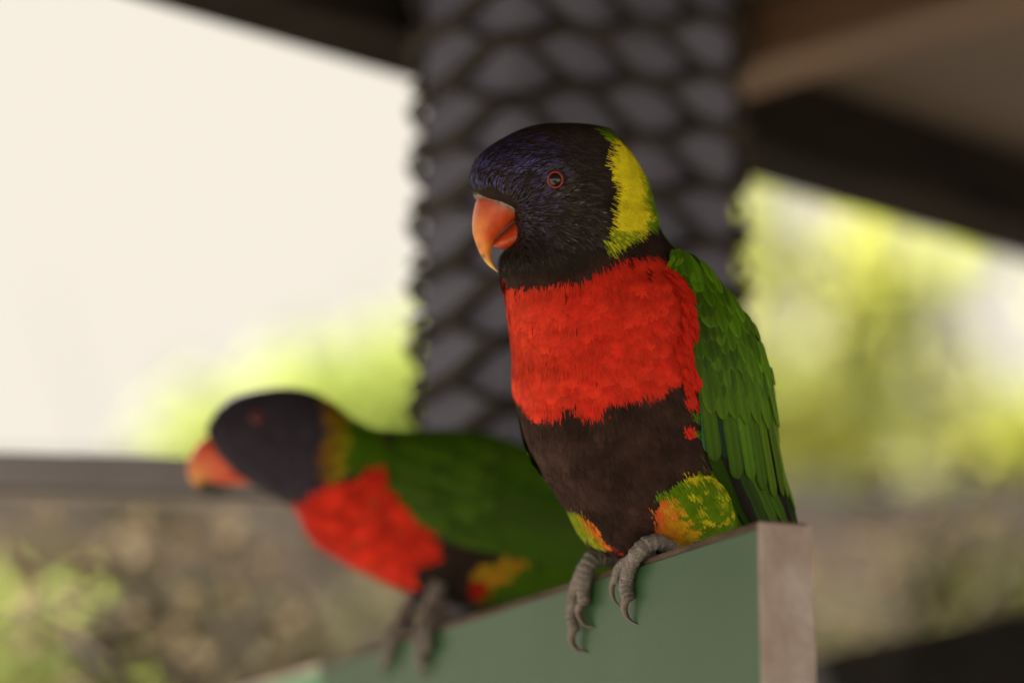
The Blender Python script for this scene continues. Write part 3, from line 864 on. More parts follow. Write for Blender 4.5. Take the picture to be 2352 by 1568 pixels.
def colour1(p, nrm, r, jit=5.0, down=0.0, spots=True):
    n = len(p)
    x = p[:, 0] + r.normal(size=n) * jit; y = p[:, 1] + down + r.normal(size=n) * jit
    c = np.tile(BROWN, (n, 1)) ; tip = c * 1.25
    reg = np.full(n, 3)                      # 0 head 1 collar 2 breast 3 belly 4 thigh 5 back
    k = r.random(n)[:, None]
    head = (y < 602 + (1300 - x) * 0.12 + np.where(x < 1350, 30, 0)) & (x < 1440) | (y < 560)
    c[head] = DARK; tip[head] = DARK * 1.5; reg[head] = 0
    m = inpoly(x, y, RED_POLY) | blobs(x, y, [(1572, 921, 15, 20), (1592, 935, 12, 12), (1566, 990, 16, 6)])
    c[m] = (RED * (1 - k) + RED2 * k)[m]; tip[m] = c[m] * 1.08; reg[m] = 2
    og = np.clip((1330 - x) / 190, 0, 1)[:, None]; wv_ = (np.sin(x * .06 + 2 * np.sin(y * .041)) * np.sin(y * .075 + 1.5 * np.sin(x * .033)))[:, None]  # og paints the left-lit orange warmth into the breast's red
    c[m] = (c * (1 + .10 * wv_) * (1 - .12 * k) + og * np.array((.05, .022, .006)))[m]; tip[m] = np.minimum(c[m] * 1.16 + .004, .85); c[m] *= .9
    m = m & spots & blobs(x, y, [(1186, 684, 9, 4), (1226, 706, 12, 3), (1482, 640, 6, 13), (1330, 765, 5, 12), (1268, 800, 4, 10), (1252, 845, 8, 5), (1240, 712, 5, 4), (1440, 612, 4, 14), (1561, 845, 12, 5), (1368, 880, 6, 3), (1225, 760, 3, 6), (1300, 690, 4, 6)]); c[m] *= 0.2; tip[m] *= 0.25
    m = inpoly(x, y, COLLAR); c[m] = (YEL * (1 - 0.2 * k) + YGR * 0.2 * k)[m] * 1.32; tip[m] = c[m]; reg[m] = 1
    m &= ((y > 540) & (r.random(n) < 0.75)) | ((x > 1462 + 0.1 * (y - 400)) & (r.random(n) < 0.6)) | ((y < 325) & (r.random(n) < 0.8)); c[m] = YGR * 0.7; tip[m] = YGR
    m = inpoly(x, y, COL_GREEN) | blobs(x, y, [(1368, 296, 16, 6)]); c[m] = GRN2; tip[m] = GRN2 * 1.2; reg[m] = 1
    m = inpoly(x, y, THIGH); c[m] = GRN2 * 0.9; tip[m] = GRN2 * 1.1; reg[m] = 4
    m2 = m & blobs(x, y, [(1575, 1101, 22, 10), (1612, 1098, 18, 7), (1645, 1108, 18, 12), (1675, 1116, 13, 11), (1649, 1164, 12, 15), (1598, 1176, 8, 15)])
    c[m2] = YEL * 0.75 + YGR * 0.2; tip[m2] = YEL * 0.9
    m = inpoly(x, y, THIGH_OR); q = np.clip((x - 1496) / 46 + r.normal(size=n) * .3, 0, 1)[:, None]
    c[m] = (np.array((0.60, 0.075, 0.02)) * (1 - q) + (YEL * .45 + ORA * .42) * q)[m]
    m_ = m & (x > 1556) & (r.random(n) < .55); c[m_] = GRN2 * .9; tip[m_] = GRN2
    m = m & ~m_; tip[m] = c[m] * 1.1; reg[m] = 4
    m = inpoly(x, y, LTHIGH); q = np.clip((x - (1318 + (y - 1184) * 0.62)) / 26 + r.normal(size=n) * .2, 0, 1)[:, None]
    c[m] = (YGR * .9 * (1 - q) + np.array((0.66, 0.11, 0.02)) * q)[m]; tip[m] = c[m]; reg[m] = 4
    m = blobs(x, y, [(1422, 1262, 26, 12)]); c[m] = RED * .6; tip[m] = RED * .6; reg[m] = 4
    m = blobs(x, y, [(1588, 957, 16, 13), (1600, 1000, 14, 16)]); c[m] = GRN; tip[m] = GRN2; reg[m] = 4
    # far side and back
    far = (nrm[:, 2] > 0.15)
    m = far & (y > 600) & (x > 1330); c[m] = GRN; tip[m] = GRN2; reg[m] = 5
    m = (x > 1600) & (y > 580) & (y < 1080) & ~far; c[m] = GRN; tip[m] = GRN2; reg[m] = 5
    v = np.exp(r.normal(size=n) * 0.07)[:, None]
    bm_ = (reg == 3)
    lump = 1 + .35 * np.clip(np.sin(x * .045 + 1.3 * np.sin(y * .03)) * np.sin(y * .038 + 1.1 * np.sin(x * .027)), -1, 1) + .45 * np.clip((1290 + (y - 960) * .35 - x) / 60, 0, 1)  # last term paints rim light along the belly's left edge
    v = np.where(bm_[:, None], v * lump[:, None], v)
    return c * v, tip * v, reg


r1 = np.random.default_rng(101)
V, Q, T = L1.faces()
Nb = np.concatenate([L1.N.reshape(-1, 3), [[0, -1, 0], [0, 1, 0]]])
cb, _, _ = colour1(V, Nb, r1, 1.0)
body1 = b1.add("body", V - Nb * 2.0, T, M['plumage'], cb, Q)

# head plumage: lanceolate hackles streaming away from the beak
def flow1(p):
    bk = np.array((1135.0, 505.0, -10.0))
    f = p - bk; f /= np.linalg.norm(f, axis=1)[:, None]
    dn = np.tile(np.array((0.12, 1.0, 0.0)), (len(p), 1))
    w = np.clip((p[:, 1] - 540) / 110, 0, 1)[:, None]
    f2 = f * (1 - w) + dn * w
    crown = np.clip((440 - p[:, 1]) / 80, 0, 1)[:, None]
    f2 = f2 * (1 - .5 * crown) + .5 * crown * np.array((1.0, 0.15, 0.0))
    return f2


p, n_, du = L1.sample(52000, r1)
c, tip, reg = colour1(p, n_, r1, 4.0)
f = flow1(p); f += r1.normal(size=f.shape) * 0.07
vis = (p[:, 1] < 700)
# ---- hood
h = (reg == 0) & vis
ph, nh, fh = p[h], n_[h], f[h]
x, y = ph[:, 0], ph[:, 1]; N = len(ph)
bl = np.clip(1 - np.sqrt(((x - 1150) / 175) ** 2 + ((y - 385) / 85) ** 2), 0, 1) * 1.9
bl2 = np.clip(1 - np.sqrt(((x - 1230) / 60) ** 2 + ((y - 470) / 120) ** 2), 0, 1) * .7
bl = np.clip(np.maximum(bl, bl2), 0, 1) * (r1.random(N) < .72) * (.45 + .7 * r1.random(N))
gl = np.clip(1 - np.sqrt(((x - 1310) / 120) ** 2 + ((y - 500) / 110) ** 2), 0, 1) * 1.2
gl = np.clip(gl, 0, 1) * (r1.random(N) < .2) * (.3 + .7 * r1.random(N))
colh = DARK * np.exp(r1.normal(size=N) * .2)[:, None]
colh = colh * (1 - .3 * bl[:, None]) + BLUE * .12 * bl[:, None]
tiph = colh * 1.3
tiph = tiph * (1 - bl[:, None]) + BLUE * np.exp(r1.normal(size=N) * .35)[:, None] * bl[:, None]
tiph = tiph * (1 - gl[:, None]) + LILAC * 0.8 * np.exp(r1.normal(size=N) * .3)[:, None] * gl[:, None]
face = np.clip((np.hypot(x - 1140, y - 500)) / 190, 0.35, 1)
Lh = (34 + 20 * r1.random(N)) * face; Wh = (2.2 + 1.1 * r1.random(N)) * (0.6 + .4 * face)
eyed = np.hypot((x - 1273), (y - 420))
keep = ~((eyed < 24) & (nh[:, 2] < 0)) & ~inpoly(x, y, [(1080, 446), (1130, 440), (1176, 462), (1188, 500), (1186, 572), (1080, 572)])
Lh = np.where(eyed < 60, np.minimum(Lh, 15), Lh)
K = keep
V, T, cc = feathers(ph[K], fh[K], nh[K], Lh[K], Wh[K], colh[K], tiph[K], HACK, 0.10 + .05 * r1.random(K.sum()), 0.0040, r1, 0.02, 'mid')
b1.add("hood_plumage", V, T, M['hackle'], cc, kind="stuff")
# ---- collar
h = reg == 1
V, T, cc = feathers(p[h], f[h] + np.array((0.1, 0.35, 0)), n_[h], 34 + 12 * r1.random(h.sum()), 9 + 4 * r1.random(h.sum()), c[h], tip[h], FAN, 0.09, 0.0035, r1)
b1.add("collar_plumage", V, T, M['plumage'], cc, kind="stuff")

# ---- contour feathers of the body, thinner density, larger
p, n_, du = L1.sample(13500, r1)
c, tip, reg = colour1(p, n_, r1, 4.0, 30.0, False)
def bodyflow(p, n):
    f = np.tile(np.array((0.05, 1.0, 0.0)), (len(p), 1))
    # breast feathers part from the keel line
    f[:, 0] += (p[:, 0] - 1330) / 420
    return f
f = bodyflow(p, n_) + r1.normal(size=p.shape) * .10
for nm, rg, Lr, Wr, lift in (("breast_plumage", 2, (50, 20), (24, 9), .075), ("belly_plumage", 3, (50, 24), (18, 8), .085),
                             ("thigh_plumage", 4, (38, 14), (12, 5), .06), ("back_plumage", 5, (50, 20), (20, 8), .05)):
    h = reg == rg
    if nm == "thigh_plumage":
        p2, n2, d2 = L1.sample(30000, r1); c2, t2, g2 = colour1(p2, n2, r1, 6.0, 7.0); h2 = g2 == 4
        P_, N_, C_, T_ = p2[h2], n2[h2], c2[h2], t2[h2]; F_ = bodyflow(P_, N_) + r1.normal(size=P_.shape) * .1
    else:
        P_, N_, C_, T_, F_ = p[h], n_[h], c[h], tip[h], f[h]
    k = len(P_)
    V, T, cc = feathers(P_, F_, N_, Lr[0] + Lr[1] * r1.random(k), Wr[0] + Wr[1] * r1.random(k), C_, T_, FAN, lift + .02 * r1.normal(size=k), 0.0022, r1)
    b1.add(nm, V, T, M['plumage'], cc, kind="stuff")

# fine loose barbs over every tract: soft, hairy edges between the colours
p, n_, du = L1.sample(120000, r1)
m = (n_[:, 2] < .5) & ~((p[:, 0] > 1600) & (p[:, 1] < 1085) & (p[:, 1] > 600)) & ((p[:, 1] > 575 - np.clip(p[:, 0] - 1380, 0, 40) * 8) | ((r1.random(len(p)) < .25) & (np.hypot(p[:, 0] - 1273, p[:, 1] - 420) > 45) & ~inpoly(p[:, 0], p[:, 1], [(1060, 400), (1150, 420), (1215, 460), (1215, 580), (1060, 580)])))
p, n_ = p[m], n_[m]
c, tip, reg = colour1(p, n_, r1, 3.5, 12.0)
in_ = inpoly(p[:, 0], p[:, 1], [(1190, 700), (1440, 640), (1540, 650), (1570, 780), (1540, 850), (1440, 890), (1210, 925)]) | inpoly(p[:, 0], p[:, 1], [(1230, 990), (1580, 940), (1590, 1080), (1480, 1120), (1470, 1240), (1400, 1240), (1320, 1160)])
sel = ~in_ | (r1.random(len(p)) < .22)
p, n_, c, tip, reg = p[sel], n_[sel], c[sel], tip[sel], reg[sel]
f = np.where((p[:, 1] < 600)[:, None], flow1(p) + np.array((.1, .3, 0)), bodyflow(p, n_)) + r1.normal(size=p.shape) * .10
k = len(p); pale = (r1.random(k) < .05)[:, None]
tip = np.where(pale, np.clip(tip * 1.5 + .012, 0, .8), tip)
V, T, cc = feathers(p + n_ * 2.5, f, n_, 15 + 14 * r1.random(k), .7 + .5 * r1.random(k), c, tip, STRAND, .08 + .04 * r1.normal(size=k), .0028, r1)
b1.add("loose_barbs", V, T, M['plumage'], cc, kind="stuff")

# ---- beak
def ring_loft(keys, nu, nv): return Loft(keys, nu, nv)
def beak(bird, up, lo, colf, parent_name="beak"):
    Lu = Loft(up, 46, 40); V, Q, T = Lu.faces()
    bk = bird.add("upper_mandible", V, T, M['beak'], colf(V), Q)
    Ll = Loft(lo, 24, 36); V, Q, T = Ll.faces()
    bird.add("lower_mandible", V, T, M['beak'], colf(V, True), Q)
    return Lu

def yawed(rows, xc, slope, w0):
    return [(x1, y1, x2, y2, bb, w0 + slope * ((x1 + x2) / 2 - xc), slope) for x1, y1, x2, y2, bb in rows]

up1 = yawed([(1166, 436, 1226, 492, 46), (1128, 444, 1206, 505, 53), (1102, 456, 1191, 503, 52), (1092, 482, 1176, 510, 47), (1088, 512, 1156, 528, 39), (1089, 538, 1138, 547, 30),
             (1095, 560, 1129, 571, 21), (1104, 584, 1127, 586, 14), (1115, 602, 1130, 600, 9), (1128, 615, 1136, 611, 5.5), (1138, 622.5, 1141.5, 619.5, 2.6), (1144, 626.5, 1145, 625.5, .5)], 1190, YW, -8)
lo1 = yawed([(1225, 495, 1225, 574, 40), (1196, 500, 1196, 575, 49), (1178, 514, 1174, 575, 44), (1158, 532, 1154, 573, 36), (1143, 546, 1139, 569, 25), (1134, 556, 1131, 565, 11), (1131, 560, 1130, 563, 1)], 1190, YW, -8)

def beakcol1(V, low=False):
    x, y = V[:, 0], V[:, 1]
    n = np.sin(x * .11 + y * .07) * .5 + np.sin(x * .05 - y * .13) * .5
    c = np.tile(np.array((0.60, 0.080, 0.018)), (len(V), 1))
    e = np.clip((1130 - x) / 34 + .15 * n, 0, 1)[:, None] * np.clip((y - 470) / 50, 0, 1)[:, None]
    c = c * (1 - e) + np.array((0.74, 0.22, 0.018)) * e
    e = np.clip((y - 545) / 45 + .1 * n, 0, 1)[:, None] * (0 if low else 1)
    c = c * (1 - e) + np.array((0.74, 0.29, 0.03)) * e
    e = np.clip((y - 590) / 26, 0, 1)[:, None] * (0 if low else 1)
    c = c * (1 - e) + np.array((0.74, 0.46, 0.14)) * e
    if not low:
        m = np.exp(-(((x - 1110) / 5) ** 2 + ((y - 590) / 6) ** 2))[:, None] + .5 * np.exp(-(((x - 1100) / 4) ** 2 + ((y - 566) / 7) ** 2))[:, None]
        c = c * (1 - .85 * np.clip(m, 0, 1))
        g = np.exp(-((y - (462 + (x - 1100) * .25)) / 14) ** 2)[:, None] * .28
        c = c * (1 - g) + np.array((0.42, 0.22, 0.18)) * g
    return c
beak(b1, up1, lo1, beakcol1)
# cere: skin fold over the beak's root, with nostril
ce = yawed([(1164, 420, 1232, 480, 56), (1126, 424, 1218, 492, 66), (1101, 436, 1202, 502, 65), (1093, 447, 1192, 505, 60), (1098, 455, 1186, 502, 52)], 1190, YW, -8)
Lc = Loft(ce, 20, 44); V, Q, T = Lc.faces()
V = V + r1.normal(size=V.shape) * .5
cere = b1.add("cere", V, T, M['cere'], None, Q)
def torus(c, n, R, r, nR=24, nr=10, sq=1.0):
    n = n / np.linalg.norm(n); a = np.cross(n, (0, 1, 0)); a /= np.linalg.norm(a); b = np.cross(n, a)
    th = np.linspace(0, 2 * np.pi, nR + 1)
    path = c + R * (np.cos(th)[:, None] * a + sq * np.sin(th)[:, None] * b)
    return tube(path, np.full(nR + 1, r), nr, False)
w, nn = Lc.front(1146, 452)
V, Q, T = torus(np.array((1146, 452, w - 1)), nn, 5.5, 2.4)
b1.add("nostril", V, None, M['cere'], None, Q, cere)

kb = 260
bx = 1092 + 100 * r1.random(kb); by = np.interp(bx, (1092, 1110, 1150, 1192), (448, 434, 432, 462)) + r1.normal(size=kb) * 6
ok = [Lc.front(a, b) for a, b in zip(bx, by)]
bp_ = np.array([(a, b, w_[0]) for a, b, w_ in zip(bx, by, ok)]); bn_ = np.array([w_[1] for w_ in ok])
bc_ = np.where((r1.random(kb) < .35)[:, None], np.array((.26, .20, .16)), DARK * 1.5)
V, T, cc = feathers(bp_, np.tile((.25, -.6, 0), (kb, 1)) + r1.normal(size=(kb, 3)) * .4, bn_, 9 + 10 * r1.random(kb), .8 + .4 * r1.random(kb), bc_, bc_ * 1.2, STRAND, .25, .003, r1)
b1.add("bristles", V, T, M['plumage'], cc, None, cere, kind="stuff")

# ---- eye
def sphere(c, R, n=24, m=16, ax=None):
    V = []; 
    for i in range(m + 1):
        a = math.pi * i / m
        for j in range(n):
            t = 2 * math.pi * j / n
            V.append((math.sin(a) * math.cos(t), math.sin(a) * math.sin(t), -math.cos(a)))
    V = np.array(V)
    if ax is not None:
        k = ax / np.linalg.norm(ax); a_ = np.cross(k, (0, 1, 0)); a_ /= np.linalg.norm(a_); b_ = np.cross(k, a_)
        V = V[:, :1] * a_ + V[:, 1:2] * b_ - V[:, 2:3] * k * -1
    i, j = np.meshgrid(np.arange(m), np.arange(n), indexing='ij'); i = i.ravel(); j = j.ravel(); j2 = (j + 1) % n
    Q = np.stack([i * n + j, i * n + j2, (i + 1) * n + j2, (i + 1) * n + j], 1)
    return c + R * V, Q


def eye(bird, loft, x, y, R, proud):
    w, nn = loft.front(x, y)
    nn = nn / np.linalg.norm(nn)
    c = np.array((x, y, w)) - nn * (R - proud)
    V, Q = sphere(c, R, 32, 20)
    e = bird.add("eye", V, None, M['eye_dark'], None, Q)
    cp = c + nn * R * 0.42
    V, Q = sphere(cp, R * .60, 24, 16)
    bird.add("pupil", V, None, M['eye_black'], None, Q, e)
    V, Q, T = torus(c + nn * R * .50, nn, R * .96, R * .16, 36, 10, 1.05)
    bird.add("eye_ring", V, None, M['eye_red'], None, Q, e)
    V, Q, T = torus(c + nn * R * .36, nn, R * 1.26, R * .18, 36, 10, 1.05)
    bird.add("eyelid", V, None, M['eyelid'], None, Q, e)
    return e
eye(b1, L1, 1273, 420, 17.5, 8)
# the far eye
k = np.argmin((L1.G[..., 0] - 1235) ** 2 + (L1.G[..., 1] - 420) ** 2 + np.where(L1.N[..., 2] > 0.3, 0, 1e9)); i, j = k // L1.nv, k % L1.nv
V, Q = sphere(L1.G[i, j] - L1.N[i, j] * 9, 17.5); b1.add("eye", V, None, M['eye_dark'], None, Q)


# ---- wing (camera side)
wrow = np.array([  # y, front x, back x, back depth
    (575, 1535, 1585, 20), (620, 1552, 1634, 25), (680, 1578, 1686, 30), (740, 1592, 1728, 34), (800, 1594, 1756, 38), (860, 1598, 1774, 42), (920, 1603, 1784, 46),
    (980, 1607, 1788, 52), (1045, 1615, 1797, 60), (1100, 1640, 1812, 70), (1150, 1672, 1827, 82), (1190, 1700, 1838, 92), (1260, 1740, 1852, 110)], float)
def wing_pt(a, y):
    xf = np.interp(y, wrow[:, 0], wrow[:, 1]); xb = np.interp(y, wrow[:, 0], wrow[:, 2]); wb = np.interp(y, wrow[:, 0], wrow[:, 3])
    wf = np.interp(y, WY, WF)
    al = np.asarray(a) * math.pi / 2
    return np.stack([xf + (xb - xf) * np.sin(al), y + 0 * al, wb + (wf - wb) * np.cos(al)], -1)
WY, WF = [], []
for yy in np.arange(580, 1261, 40):
    xf = np.interp(yy, wrow[:, 0], wrow[:, 1])
    w, _ = L1.front(min(xf, 1690), min(yy, 1200))
    WY.append(yy); WF.append(w - 9)
WF = np.array(WF)
WF = np.convolve(np.pad(WF, 2, mode='edge'), np.ones(5) / 5, 'valid')
WF[-4:] = np.maximum(WF[-4:], [-120, -100, -80, -60])
def wing_frame(x, y):
    xf = np.interp(y, wrow[:, 0], wrow[:, 1]); xb = np.interp(y, wrow[:, 0], wrow[:, 2])
    a = np.arcsin(np.clip((x - xf) / (xb - xf), -0.12, 0.985)) / (math.pi / 2)
    e = 0.01
    p_ = wing_pt(a, y); pa = wing_pt(a + e, y) - wing_pt(a - e, y); py = wing_pt(a, y + 4) - wing_pt(a, y - 4)
    n = np.cross(pa, py); n /= np.linalg.norm(n, axis=-1)[..., None]
    n *= -np.sign(n[..., 2:3] + 1e-9) if np.ndim(n) == 1 else np.where(n[..., 2:3] > 0.2, -1, 1)
    return p_, n


aa, yy = np.meshgrid(np.linspace(0.0, 1, 18), np.linspace(585, 1225, 40))
Wv = wing_pt(aa.ravel(), yy.ravel())
# closed slab: outer sheet and an inner sheet
nA, nY = 18, 40
inner = Wv + np.array((-6, 0, 14.0))
Vw = np.concatenate([Wv, inner])
i, j = np.meshgrid(np.arange(nY - 1), np.arange(nA - 1), indexing='ij'); i = i.ravel(); j = j.ravel()
Q1 = np.stack([i * nA + j, i * nA + j + 1, (i + 1) * nA + j + 1, (i + 1) * nA + j], 1)
Q2 = Q1[:, ::-1] + nA * nY
wing1 = b1.add("wing", Vw, None, M['plumage'], np.tile(GRN3 * .6, (len(Vw), 1)), np.concatenate([Q1, Q2]))


def wing_feather(bird, parent, frame, p0, p1, width, h0, h1, col, edge, r, tipr=.8, n=9, bend=0.0):
    q = 1 - (1 - np.linspace(0, 1, n)) ** 1.8
    x = p0[0] + (p1[0] - p0[0]) * q + bend * np.sin(np.pi * q); y = p0[1] + (p1[1] - p0[1]) * q
    pts, nr = frame(x, y)
    pts = pts + nr * (h0 + (h1 - h0) * q)[:, None]
    return bird.feather_obj(parent, pts, nr, width, col, edge, "feather", .07, tipr, r)


rw = np.random.default_rng(55)
def vary(c, s=.12): return np.clip(c * np.exp(rw.normal() * s), 0, 1)
TEAL = np.array((0.014, 0.075, 0.03)); BLK = np.array((0.012, 0.010, 0.009))
EDGE = np.array((0.095, 0.185, 0.004))
# under layer: dark primaries
for p0, p1, wd, cl_ in (((1655, 1000), (1756, 1212), 30, GRN3), ((1688, 1010), (1783, 1214), 28, GRN), ((1712, 1010), (1806, 1214), 28, GRN), ((1738, 1000), (1822, 1216), 26, BLK),
                        ((1752, 960), (1840, 1204), 26, GRN2), ((1635, 990), (1735, 1215), 24, BLK), ((1762, 900), (1830, 1150), 22, GRN)):
    wing_feather(b1, wing1, wing_frame, p0, p1, wd, 1.5, 3 + rw.random() * 2, vary(cl_), vary(cl_ * .8), rw, .72, 10)
# dark edge of the folded far wing beyond the back
for p0, p1, wd in (((1738, 740), (1786, 930), 20), ((1752, 790), (1790, 985), 18), ((1764, 840), (1792, 1020), 16)):
    pts, nr = wing_frame(np.linspace(p0[0], p1[0], 8), np.linspace(p0[1], p1[1], 8))
    pts = pts + np.array((4.0, 0, 26.0)); b1.feather_obj(wing1, pts, nr, wd, BLK, BLK * 1.3, r=rw)
# secondaries, traced tips
for p0, p1, wd, c_, h in (((1604, 850), (1633, 1052), 36, GRN * .9, 5), ((1634, 880), (1660, 1046), 28, TEAL * .5, 3.0), ((1652, 880), (1684, 1092), 36, GRN, 6), ((1680, 880), (1716, 1096), 34, GRN, 7),
                          ((1704, 875), (1743, 1122), 33, GRN * 1.05, 8), ((1722, 865), (1768, 1138), 31, GRN2 * .85, 9), ((1738, 850), (1790, 1138), 30, GRN2 * .9, 8), ((1752, 850), (1803, 1142), 26, GRN2, 7)):
    wing_feather(b1, wing1, wing_frame, p0, p1, wd, 2, h, vary(c_, .2), vary(GRN3 * .35), rw, .86, 13)  # dark edges and the darkened teal feather paint shaded gaps between the feathers
wing_feather(b1, wing1, wing_frame, (1600, 860), (1612, 1030), 16, 2, 3, TEAL * 1.4, TEAL * 1.8, rw, .84, 10)
# greater coverts
for k in range(7):
    x0 = 1606 + 23 * k; wing_feather(b1, wing1, wing_frame, (x0 - 6, 770 + 4 * k), (x0 + 18 + 3 * k, 945 + 8 * (k % 2) + 6 * k), 38, 4, 9.5, vary(GRN * (0.85 + .09 * k)), vary(EDGE * .8), rw, .7, 9)
# median and lesser coverts, scapulars: overlapping rows from bottom to top
row = 0
for yb in np.arange(835, 605, -25):
    xf = np.interp(yb, wrow[:, 0], wrow[:, 1]); xb = np.interp(yb, wrow[:, 0], wrow[:, 2])
    ln = 66 + 46 * (yb - 600) / 240; wd = 32 + 10 * (yb - 600) / 240
    n = max(2, int((xb - xf) / 18)); row += 1
    for k in range(n + 1):
        u = (k + .5 * (row % 2)) / n
        if u > 1.02: continue
        x0 = xf + (xb - xf) * min(u, .97) + rw.normal() * 5
        y0 = yb + rw.normal() * 9
        c_ = GRN * (0.72 + .8 * u ** 1.5) * (1 if rw.random() > .2 else .7)
        wing_feather(b1, wing1, wing_frame, (x0 - 4, y0 - ln * .3), (x0 + 9 + 8 * u, y0 + ln * .7), wd * (.85 + .4 * rw.random()), 4, 8 + row * .25, vary(c_, .24), vary(c_ * 1.1, .15), rw, .5, 8)
# breast feathers lapping over the wing's front edge
nb_ = 420
yb_ = 628 + 245 * rw.random(nb_); xb_ = np.interp(yb_, (620, 650, 690, 750, 786, 816, 860), (1535, 1556, 1580, 1584, 1566, 1570, 1588)) - 26 * rw.random(nb_)
wf_ = np.array([L1.front(a, b)[0] for a, b in zip(xb_, yb_)]); nf_ = np.array([L1.front(a, b)[1] for a, b in zip(xb_, yb_)])
pb_ = np.stack([xb_, yb_, wf_], 1) + nf_ * (3 + 9 * rw.random(nb_))[:, None]
cr_ = RED * (.75 + .3 * rw.random(nb_))[:, None]
V, T, cc = feathers(pb_, np.tile((.38, 1.0, 0.0), (nb_, 1)) + rw.normal(size=(nb_, 3)) * .15, nf_, 26 + 18 * rw.random(nb_), np.where(np.arange(nb_) % 3 == 0, 9, 3.0), cr_, cr_ * np.array((.9, .9, .9)), FAN, .16, .002, rw)
b1.add("breast_fringe", V, T, M['plumage'], cc, kind="stuff")
# yellowish wisps at the shoulder
pts = np.array([[1540 + rw.random() * 26, 590 + rw.random() * 24] for _ in range(9)])
pp, nn = wing_frame(pts[:, 0], pts[:, 1]); pp = pp + nn * 8
V, T, cc = feathers(pp, np.tile((-.5, 1.0, 0.1), (9, 1)) + rw.normal(size=(9, 3)) * .2, nn, 24 + 12 * rw.random(9), 4 + 1.5 * rw.random(9), np.tile(GRN2 * .8, (9, 1)), np.tile(GRN2, (9, 1)), FAN, .1, .003, rw)
b1.add("shoulder_plumage", V, T, M['plumage'], cc, kind="stuff", parent=wing1)

# far wing: sliver showing left of the belly, folded along the far flank
def far_frame(x, y):
    x = np.asarray(x, float); y = np.asarray(y, float)
    out, nr = [], []
    for a, b in zip(x, y):
        m = (L1.N[..., 2] > -0.35) & (L1.N[..., 0] < 0.4)
        k = np.argmin((L1.G[..., 0] - a) ** 2 + (L1.G[..., 1] - b) ** 2 + np.where(m, 0, 1e9)); i, j = k // L1.nv, k % L1.nv
        q = L1.G[i, j].copy(); out.append(np.array((a, b, max(q[2], 20.0)))); nr.append(np.array((-.8, 0, .6)))
    return np.array(out), np.array(nr)
a_ = np.linspace(0, 1, 14)
fr, _ = far_frame(1192 + 58 * a_ ** 1.4, 930 + 170 * a_)
wv = np.concatenate([fr + np.array((0, 0, 0)), fr + np.array((40, -10, 60.0)), fr + np.array((120, -20, 120.0))])
i, j = np.meshgrid(np.arange(2), np.arange(13), indexing='ij'); i = i.ravel(); j = j.ravel()
wing1b = b1.add("wing", wv, None, M['plumage'], np.tile(GRN3 * .5, (len(wv), 1)), np.stack([i * 14 + j, i * 14 + j + 1, (i + 1) * 14 + j + 1, (i + 1) * 14 + j], 1))
for k, (x0, y0, x1, y1, c_) in enumerate(((1190, 925, 1214, 1045, GRN3), (1196, 950, 1232, 1080, GRN3 * .6), (1204, 980, 1250, 1098, BLK * 1.5), (1214, 1000, 1262, 1098, BLK))):
    pts, nr = far_frame(np.linspace(x0, x1, 9), np.linspace(y0, y1, 9)); pts[:, 2] -= 6 * k
    b1.feather_obj(wing1b, pts, nr, 26, vary(c_), vary(c_ * 1.2), r=rw)

# tail hanging behind the board
tail = None
for k in range(6):
    q = np.linspace(0, 1, 10); off = (k - 2.5)
    pts = np.stack([1690 + 95 * q + off * 9 * (0.5 + q), 1150 + 470 * q - abs(off) * 22 * q, 95 + 70 * q + off * 5 * q], 1)
    nr = np.tile(np.array((.75, -.25, .6)), (10, 1)); nr /= np.linalg.norm(nr[0])
    o = b1.feather_obj(None, pts + nr * abs(off), nr, 44, vary(GRN), vary(EDGE), "tail_feather", .06, .75, rw)


# ---- feet
def face_pt(px, py, inward):
    """point over the green face plane, lifted by -inward metres"""
    return ray_hit(px, py, be - bnrm * inward, bnrm)


def toe(bird, pts, rads, seed, ringn=13, pad=True):
    """pts: (px,py,lift metres off the green face) -> tube in the bird's local metres"""
    K = np.array([face_pt(x, y, -l) for x, y, l in pts]) - bird.base
    R = np.array(rads, float)[:, None] * bird.mm
    A = catmull(np.concatenate([K, R], 1), 110)
    r = np.random.default_rng(seed)
    q = np.linspace(0, 1, 110)
    fr_ = (q * ringn + r.random()) % 1.0
    ring = 0.93 + 0.17 * np.where(fr_ < .78, fr_ / .78, (1 - fr_) / .22) + r.normal(size=len(q)) * .012
    return tube(A[:, :3], A[:, 3] * ring, 18)


def claw(bird, pts, r0, parent, first):
    K = np.array([face_pt(x, y, -l) for x, y, l in pts]) - bird.base
    A = catmull(K, 26); q = np.linspace(0, 1, 26)
    V, Q, T = tube(A, r0 * bird.mm * (1 - q ** 1.5 * .93), 14)
    qq = np.concatenate([np.repeat(q, 14), [0, 1]])[:, None]
    c = np.array((0.22, 0.165, 0.135)) * (1 - qq) + np.array((0.055, 0.036, 0.03)) * qq
    mesh_np("claw", V, T, M['claw'], parent, c, quads=Q)


def foot(bird, toes, claws, extra=()):
    V, Q, T = join([toe(bird, p_, r_, 7 + i) for i, (p_, r_) in enumerate(toes)] + list(extra))
    o = mesh_np("foot", V, T, M['toe'], bird.r, quads=Q)
    for i, (p_, r0) in enumerate(claws): claw(bird, p_, r0, o, i)
    return o

mmm = 0.001
